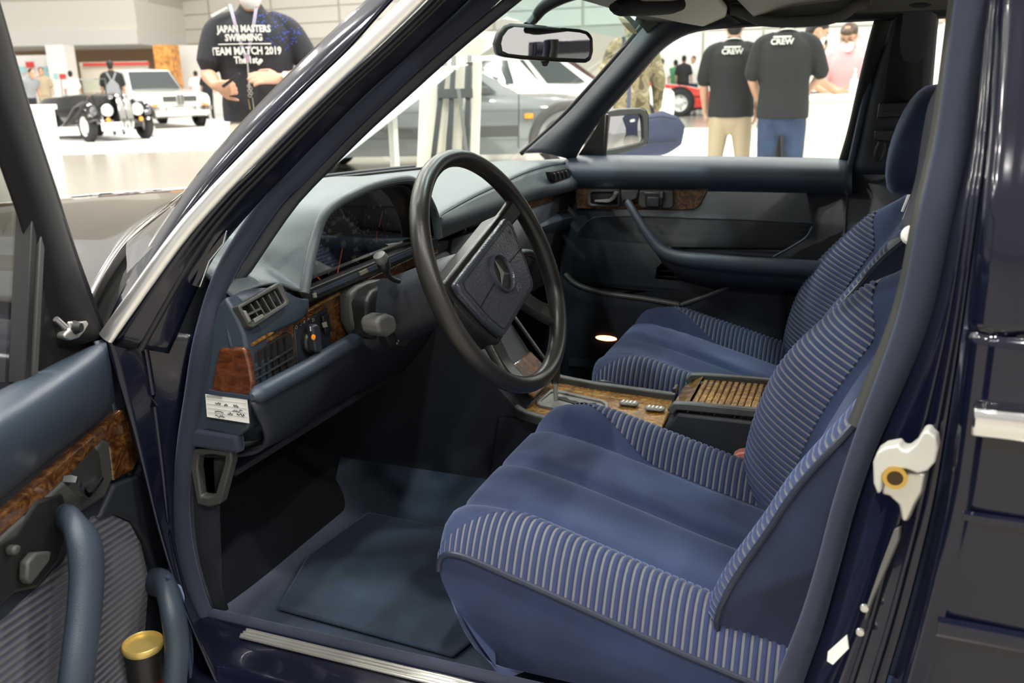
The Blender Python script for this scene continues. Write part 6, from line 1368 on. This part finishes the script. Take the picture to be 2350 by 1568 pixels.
def cabin(par, paint, xb0, xb1, xr0, xr1, zb, zr, wb, wr, pillars=(.5,)):
    """greenhouse: belt x range xb0..xb1 (rear..front), roof xr0..xr1"""
    base = [V(xb0, wb*.9, zb), V((xb0+xb1)/2, wb, zb), V(xb1, wb*.86, zb), V(xb1, -wb*.86, zb), V((xb0+xb1)/2, -wb, zb), V(xb0, -wb*.9, zb)]
    roof = [V(xr0, wr*.92, zr-.03), V((xr0+xr1)/2, wr, zr-.01), V(xr1, wr*.9, zr-.03), V(xr1, -wr*.9, zr-.03), V((xr0+xr1)/2, -wr, zr-.01), V(xr0, -wr*.92, zr-.03)]
    vs = base+roof+[V((xr0+xr1)/2, 0, zr+.035)]
    f = [(i, (i+1) % 6, 6+(i+1) % 6, 6+i) for i in range(6)]+[(6+i, 6+(i+1) % 6, 12) for i in range(6)]
    mesh('cabin', vs, f, paint, par, bevel=.03, seg=3)
    for s in (1, -1):
        A, B = V(xb0, s*wb*.97, zb), V(xb1, s*wb*.93, zb); C, D = V(xr1, s*wr*.95, zr), V(xr0, s*wr*.96, zr)
        def g(a, b): return A.lerp(B, a).lerp(D.lerp(C, a), b)+V(0, s*.022, 0)
        e = [0.06]+list(pillars)+[.94]
        for a0, a1 in zip(e, e[1:]):
            q = [g(a0+.02, .08), g(a1-.02, .08), g(a1-.02, .84), g(a0+.02, .84)]
            prism('side_window', q, (0, s*-.012, 0), 'car_glass', par)
    for (x0, x1, nm) in ((xb1, xr1, 'windscreen'), (xb0, xr0, 'rear_window')):
        sg = 1 if nm == 'windscreen' else -1
        a, b = V(x0, 0, zb), V(x1, 0, zr); d = (b-a); n_ = V(abs(d.z), 0, abs(d.x)).normalized(); n_.x *= sg
        q = [a.lerp(b, .07)+V(0, wb*.80, 0), a.lerp(b, .07)+V(0, -wb*.80, 0), a.lerp(b, .86)+V(0, -wr*.82, 0), a.lerp(b, .86)+V(0, wr*.82, 0)]
        prism(nm, [p+n_*.022 for p in q], n_*-.012, 'car_glass', par)
def begin(pos, head, sc=1.0):
    XF[0] = Matrix.Translation((pos[0], pos[1], 0)) @ Matrix.Rotation(math.atan2(head[1], head[0]), 4, 'Z') @ Matrix.Scale(sc, 4)
def lamp_round(c, r, par, d=(1, 0, 0), name='headlamp'):
    lathe(name, [(r*.8, -.06), (r, -.02), (r*1.03, 0), (r*.95, .012), (r*.6, .03), (.001, .036)], c, d, 'lamp_clear', par, n=18, caps=False)
# front wheels of the navy saloon
for y_, s_ in ((-.77, -1), (.77, 1)): wheel(V(-1.66, y_, .32), .32, .20, body, side=s_, holes=10)
# --- white classic coupe (3/4 front)
gB = ground(362, 297)
begin((gB.x-.25, gB.y+.75), (.88, -.47), 1.15)
wc = thing('white_coupe', (0, 0, 0), 'white classic coupe with twin kidney grille behind the black roadster', 'car')
hull('body_shell', [(.82, .70, .42, .72, .78, .86), (.74, .76, .30, .78, .83, .9), (.2, .79, .24, .84, .88, .92), (-.6, .80, .24, .88, .92, .92), (-1.6, .80, .24, .89, .92, .92), (-2.6, .79, .26, .88, .92, .92), (-3.3, .72, .34, .84, .87, .9), (-3.4, .66, .44, .78, .80, .88)], 'paint_white', wc)
cabin(wc, 'paint_white', -2.75, -.55, -2.2, -1.05, .86, 1.38, .74, .60, (.48,))
for x in (0, -2.5):
    for s in (1, -1):
        lathe('wheel_arch', [(.37, 0), (.28, .004)], V(x, s*.796, .33), (0, s, 0), 'matte_black', wc, n=28, caps=False)
        wheel(V(x, s*.75, .30), .30, .17, wc, side=s)
prism('grille', [V(.835, y, z) for y, z in ((.60, .60), (.60, .76), (-.60, .76), (-.60, .60))], (.015, 0, 0), 'white_board', wc)
for y0, y1 in ((.40, .09), (-.09, -.40)): prism('grille_mesh', [V(.855, y0, .62), V(.855, y1, .62), V(.855, y1, .745), V(.855, y0, .745)], (.006, 0, 0), 'moulding', wc)
for y in (.042, -.042):
    o = rrect(V(.875, y, .665), (0, 1, 0), (0, 0, 1), .075, .25, .034, 4); i_ = rrect(V(.875, y, .665), (0, 1, 0), (0, 0, 1), .05, .22, .024, 4)
    kg = ringplate('kidney_grille', o, i_, (.02, 0, 0), 'chrome', wc); prism('kidney_mesh', i_, (.004, 0, 0), 'gate_grey', kg)
for s in (1, -1):
    lamp_round(V(.86, s*.52, .68), .085, wc)
    box('turn_signal', (.84, s*.60, .54), (.04, .12, .05), 'amber', wc, bevel=.01)
sweep('bumper', [V(.55, .80, .47), V(.80, .76, .47), V(.92, .55, .47), V(.94, 0, .47), V(.92, -.55, .47), V(.80, -.76, .47), V(.55, -.80, .47)], [(-.02, -.05), (.02, -.05), (.03, 0), (.02, .05), (-.02, .05)], 'chrome', wc, n=24)
np_ = prism('number_plate', rrect(V(.985, -.10, .40), (0, 1, 0), (0, 0, 1), .44, .17, .01, 2), (.008, 0, 0), 'paper', wc)
text('plate_lettering', 'Simple auto', frame_at(V(.996, -.10, .40), (0, 1, 0), (0, 0, 1)), .082, 'plate_blue', np_, bold=.001)
XF[0] = None
# --- black roadster
gR = ground(207, 327)
hx, hy = .93, -.36
begin((gR.x-.0-hy*.62*-1*0, gR.y), (hx, hy))
XF[0] = XF[0] @ Matrix.Translation((0, .62, 0))
rd = thing('black_roadster', (0, 0, 0), 'black pre-war roadster with tall chrome kidney grille and white wheels', 'car')
hull('body_shell', [(.30, .20, .45, .88, .95, .8), (.15, .26, .40, .92, .99, .86), (-.4, .34, .34, .95, 1.0, .92), (-1.0, .44, .30, .96, 1.0, .92), (-1.6, .56, .28, .93, .95, .92), (-2.4, .58, .28, .88, .92, .92), (-3.0, .45, .34, .72, .78, .9), (-3.3, .30, .40, .60, .64, .9)], 'paint_black', rd)
for s in (1, -1):
    loft('front_fender', [[V(.40, s*.50, .42), V(.42, s*.62, .45), V(.38, s*.74, .42)], [V(.34, s*.48, .62), V(.36, s*.62, .68), V(.32, s*.76, .60)], [V(.12, s*.46, .76), V(.12, s*.62, .82), V(.10, s*.77, .74)], [V(-.20, s*.46, .76), V(-.20, s*.62, .80), V(-.20, s*.77, .72)], [V(-.55, s*.48, .58), V(-.55, s*.63, .60), V(-.55, s*.77, .52)], [V(-1.0, s*.52, .36), V(-1.0, s*.65, .37), V(-1.0, s*.77, .32)], [V(-1.6, s*.54, .28), V(-1.6, s*.66, .28), V(-1.6, s*.76, .26)]], 'paint_black', rd, nu=10, nv=30, solid=.02)
    loft('rear_fender', [[V(-1.75, s*.54, .28), V(-1.75, s*.66, .28), V(-1.75, s*.77, .26)], [V(-2.1, s*.52, .66), V(-2.1, s*.66, .68), V(-2.1, s*.78, .60)], [V(-2.4, s*.50, .76), V(-2.4, s*.66, .78), V(-2.4, s*.78, .70)], [V(-2.8, s*.48, .62), V(-2.8, s*.62, .64), V(-2.8, s*.76, .56)], [V(-3.0, s*.44, .36), V(-3.0, s*.58, .36), V(-3.0, s*.72, .32)]], 'paint_black', rd, nu=10, nv=20, solid=.02)
    wheel(V(0, s*.62, .335), .335, .16, rd, 'paint_white', s, 10); wheel(V(-2.4, s*.62, .335), .335, .16, rd, 'paint_white', s, 10)
    lamp_round(V(.40, s*.33, .66), .125, rd)
    lathe('headlamp_shell', [(.125, 0), (.12, -.08), (.07, -.18), (.001, -.21)], V(.40, s*.33, .66), (1, 0, 0), 'paint_black', rd, n=18, caps=False)
    lathe('turn_signal', [(.05, 0), (.045, .02), (.001, .03)], V(.44, s*.36, .46), (1, 0, 0), 'amber', rd, n=14, caps=False)
    lathe('bumper_knob', [(.03, 0), (.03, .08), (.001, .1)], V(.42, s*.50, .46), (1, 0, 0), 'chrome', rd, n=10)
    o = [V(.40+.20*math.sin(t_*math.pi/2)*.55-.10*(1-t_)**2, s*.085+yy, .98-.72*t_) for t_, yy in ()]
    oo, ii = [], []
    for q in range(20):
        a = 2*math.pi*q/20; ca_2, sa = math.copysign(abs(math.cos(a))**.7, math.cos(a)), math.copysign(abs(math.sin(a))**.7, math.sin(a))
        zz = .62+.36*sa; xx = .40+.12*(1-((zz-.45)/.55)**2); oo.append(V(xx, s*.078+.072*ca_2, zz)); zz2 = .62+.335*sa; ii.append(V(.405+.12*(1-((zz2-.45)/.55)**2), s*.078+.052*ca_2, zz2))
    kg = ringplate('kidney_grille', oo, ii, (.03, 0, 0), 'chrome', rd)
    for q in range(6):
        y = s*.078-.045+.018*q
        tube('grille_bar', [V(.425+.12*(1-((z-.45)/.55)**2), y, z) for z in lins(.32, .92, 8)], .005, 'satin_metal', kg, sides=6)
    mesh('grille_back', [p+V(-.005, 0, 0) for p in ii], [tuple(range(20))], 'gate_grey', kg, smooth=0)
    for q in range(7): box('hood_louvre', (-.62, s*.405, .72+.022*q), (.28, .01, .010), 'moulding', rd, bevel=.002)
for x in (-.35, -.95): tube('hood_strap', [V(x, .42, .62), V(x, .40, .90), V(x, .2, 1.005), V(x, 0, 1.02), V(x, -.2, 1.005), V(x, -.40, .90), V(x, -.42, .62)], .012, 'strap_brown', rd, n=24, ry=.005)
sf = [V(-1.35, y, z) for y, z in ((.52, .95), (-.52, .95), (-.50, 1.32), (.50, 1.32))]; si_ = [V(-1.35, y, z) for y, z in ((.50, .97), (-.50, .97), (-.48, 1.30), (.48, 1.30))]
ringplate('screen_frame', sf, si_, (.02, 0, 0), 'chrome', rd); mesh('screen_glass', si_, [(0, 1, 2, 3)], 'window_glass', rd, smooth=0)
bar('screen_post', V(-1.34, 0, .95), V(-1.34, 0, 1.32), .02, .02, 'chrome', rd)
prism('front_apron', [V(.36, y, z) for y, z in ((-.42, .30), (.42, .30), (.42, .46), (-.42, .46))], (.03, 0, 0), 'paint_black', rd, bevel=.01)
np_ = prism('number_plate', rrect(V(.50, -.34, .33), (0, 1, 0), (0, 0, 1), .42, .17, .01, 2), (.008, 0, 0), 'paper', rd)
text('plate_lettering', 'Simple auto', frame_at(V(.511, -.34, .33), (0, 1, 0), (0, 0, 1)), .080, 'plate_blue', np_, bold=.001)
XF[0] = None
ps = ground(340, 316)
sg_ = thing('floor_sign', ps, 'small white price card propped on the floor by the roadster', 'sign')
prism('card', [ps+GRT*-.16, ps+GRT*.17, ps+GRT*.14+V(0, 0, .26)+GFW*.10, ps-GRT*.19+V(0, 0, .26)+GFW*.10], GFW*.01, 'paper', sg_)
prism('card_band', [ps+GRT*-.155-GFW*.004+V(0, 0, .015), ps+GRT*.165-GFW*.004+V(0, 0, .015), ps+GRT*.16-GFW*.002+V(0, 0, .05), ps-GRT*.16-GFW*.002+V(0, 0, .05)], GFW*.003, mat('lilac', (.35, .30, .50), .6), sg_)
# --- cars seen through the windscreen (side on, nose to the right)
def sidecar(name, label, u_front_wheel, D, yaw, paint, st, cab, wheels, rw, extra=None, sc=1.0):
    c = WD(u_front_wheel, 190, D); a = V(CR.x, CR.y, 0).normalized(); a = Matrix.Rotation(yaw, 3, 'Z') @ a
    begin((c.x, c.y), (a.x, a.y), sc)
    o = thing(name, (0, 0, 0), label, 'car')
    hull('body_shell', st, paint, o); cabin(o, paint, *cab)
    for x in wheels:
        for s in (1, -1):
            w = max(q[1] for q in st)
            lathe('wheel_arch', [(rw*1.2, 0), (rw*.94, .004)], V(x, s*(w+.006), rw*1.05), (0, s, 0), 'matte_black', o, n=28, caps=False)
            wheel(V(x, s*(w-.045), rw), rw, .19, o, side=s, holes=5)
    if extra: extra(o)
    XF[0] = None
    return o
def grey_extra(o):
    for s in (1, -1):
        loft('arch_flare', [[V(.42*math.cos(a), s*.845, .36+.42*math.sin(a)) for a in lins(-.1, math.pi+.1, 14)], [V(.47*math.cos(a), s*.86, .36+.47*math.sin(a)) for a in lins(-.1, math.pi+.1, 14)], [V(.52*math.cos(a), s*.84, .36+.52*math.sin(a)) for a in lins(-.1, math.pi+.1, 14)]], 'moulding', o, nu=24, nv=5, solid=.015)
        box('side_marker', (-.52, s*.852, .70), (.11, .02, .06), 'amber', o, bevel=.012)
        box('side_moulding', (-1.75, s*.85, .52), (2.2, .03, .14), 'moulding', o, bevel=.01)
        for z in (.78, .40): bar('crease', V(.3, s*.843, z), V(-3.0, s*.843, z), .008, .008, 'paint_grey', o)
        bar('door_gap', V(-.66, s*.845, .30), V(-.64, s*.835, .98), .010, .006, 'matte_black', o, up=(0, 1, 0))
        prism('wing_mirror', [V(-1.0, s*.87, .98), V(-1.16, s*.87, .98), V(-1.16, s*.87, 1.07), V(-1.04, s*.87, 1.08)], (0, s*.12, 0), 'moulding', o, bevel=.02)
sidecar('grey_hatchback', 'grey hatchback with flared front arch and amber side lamp seen through the windscreen', 1292, 12.2, .04, 'paint_grey',
        [(.80, .74, .40, .72, .78, .9), (.70, .80, .26, .80, .85, .92), (.0, .84, .22, .90, .95, .93), (-.8, .84, .22, .95, .98, .93), (-2.0, .84, .22, .97, 1.0, .93), (-3.6, .82, .24, .97, 1.0, .93), (-4.2, .76, .34, .90, .93, .9)],
        (-3.9, -.60, -2.6, -1.45, .95, 1.50, .80, .60, (.48,)), (0, -3.3), .31, grey_extra)
sidecar('white_suv', 'white estate car parked between the grey hatchback and the maroon car', 1440, 18.5, .10, 'paint_white',
        [(.80, .74, .40, .76, .82, .9), (.70, .82, .26, .86, .92, .92), (.0, .86, .24, .95, 1.0, .93), (-.8, .86, .24, 1.0, 1.03, .93), (-2.2, .86, .24, 1.02, 1.05, .93), (-3.4, .84, .26, 1.02, 1.05, .93), (-3.7, .80, .34, .96, 1.0, .9)],
        (-3.6, -.70, -3.4, -1.55, 1.0, 1.60, .82, .66, (.33, .62)), (0, -2.6), .33)
sidecar('maroon_car', 'maroon saloon with raked screen behind the white estate car', 1440, 23.0, .10, 'paint_maroon',
        [(.80, .74, .40, .70, .76, .9), (.70, .80, .26, .80, .85, .92), (.0, .84, .24, .92, .96, .93), (-.8, .84, .24, .98, 1.02, .93), (-2.2, .84, .24, 1.02, 1.05, .93), (-3.4, .82, .26, 1.0, 1.04, .93), (-3.7, .78, .34, .92, .96, .9)],
        (-3.4, -.80, -2.9, -1.7, 1.0, 1.66, .80, .62, (.5,)), (0, -2.6), .32)
def red_extra(o):
    for s in (1, -1):
        bar('side_crease', V(1.0, s*.86, .50), V(-3.0, s*.87, .52), .012, .02, 'matte_black', o)
        box('front_lip', (.55, s*.70, .19), (.9, .25, .06), 'matte_black', o, bevel=.02)
        box('front_lamp', (1.02, s*.55, .42), (.05, .30, .08), 'lamp_clear', o, bevel=.01)
sidecar('red_sports_car', 'red wedge sports car beyond the people, silver front wheel showing', 1548, 26.5, -.02, 'paint_red',
        [(1.10, .60, .34, .50, .54, .9), (1.0, .76, .22, .56, .62, .92), (.45, .85, .18, .68, .74, .94), (.0, .88, .18, .78, .82, .94), (-.6, .87, .18, .80, .86, .93), (-1.6, .88, .18, .84, .88, .93), (-2.5, .90, .18, .92, .96, .93), (-3.2, .84, .24, .90, .94, .9), (-3.35, .80, .34, .84, .88, .9)],
        (-2.3, -.60, -1.75, -1.25, .84, 1.18, .78, .56, (.5,)), (0, -2.45), .34, red_extra, 1.10)
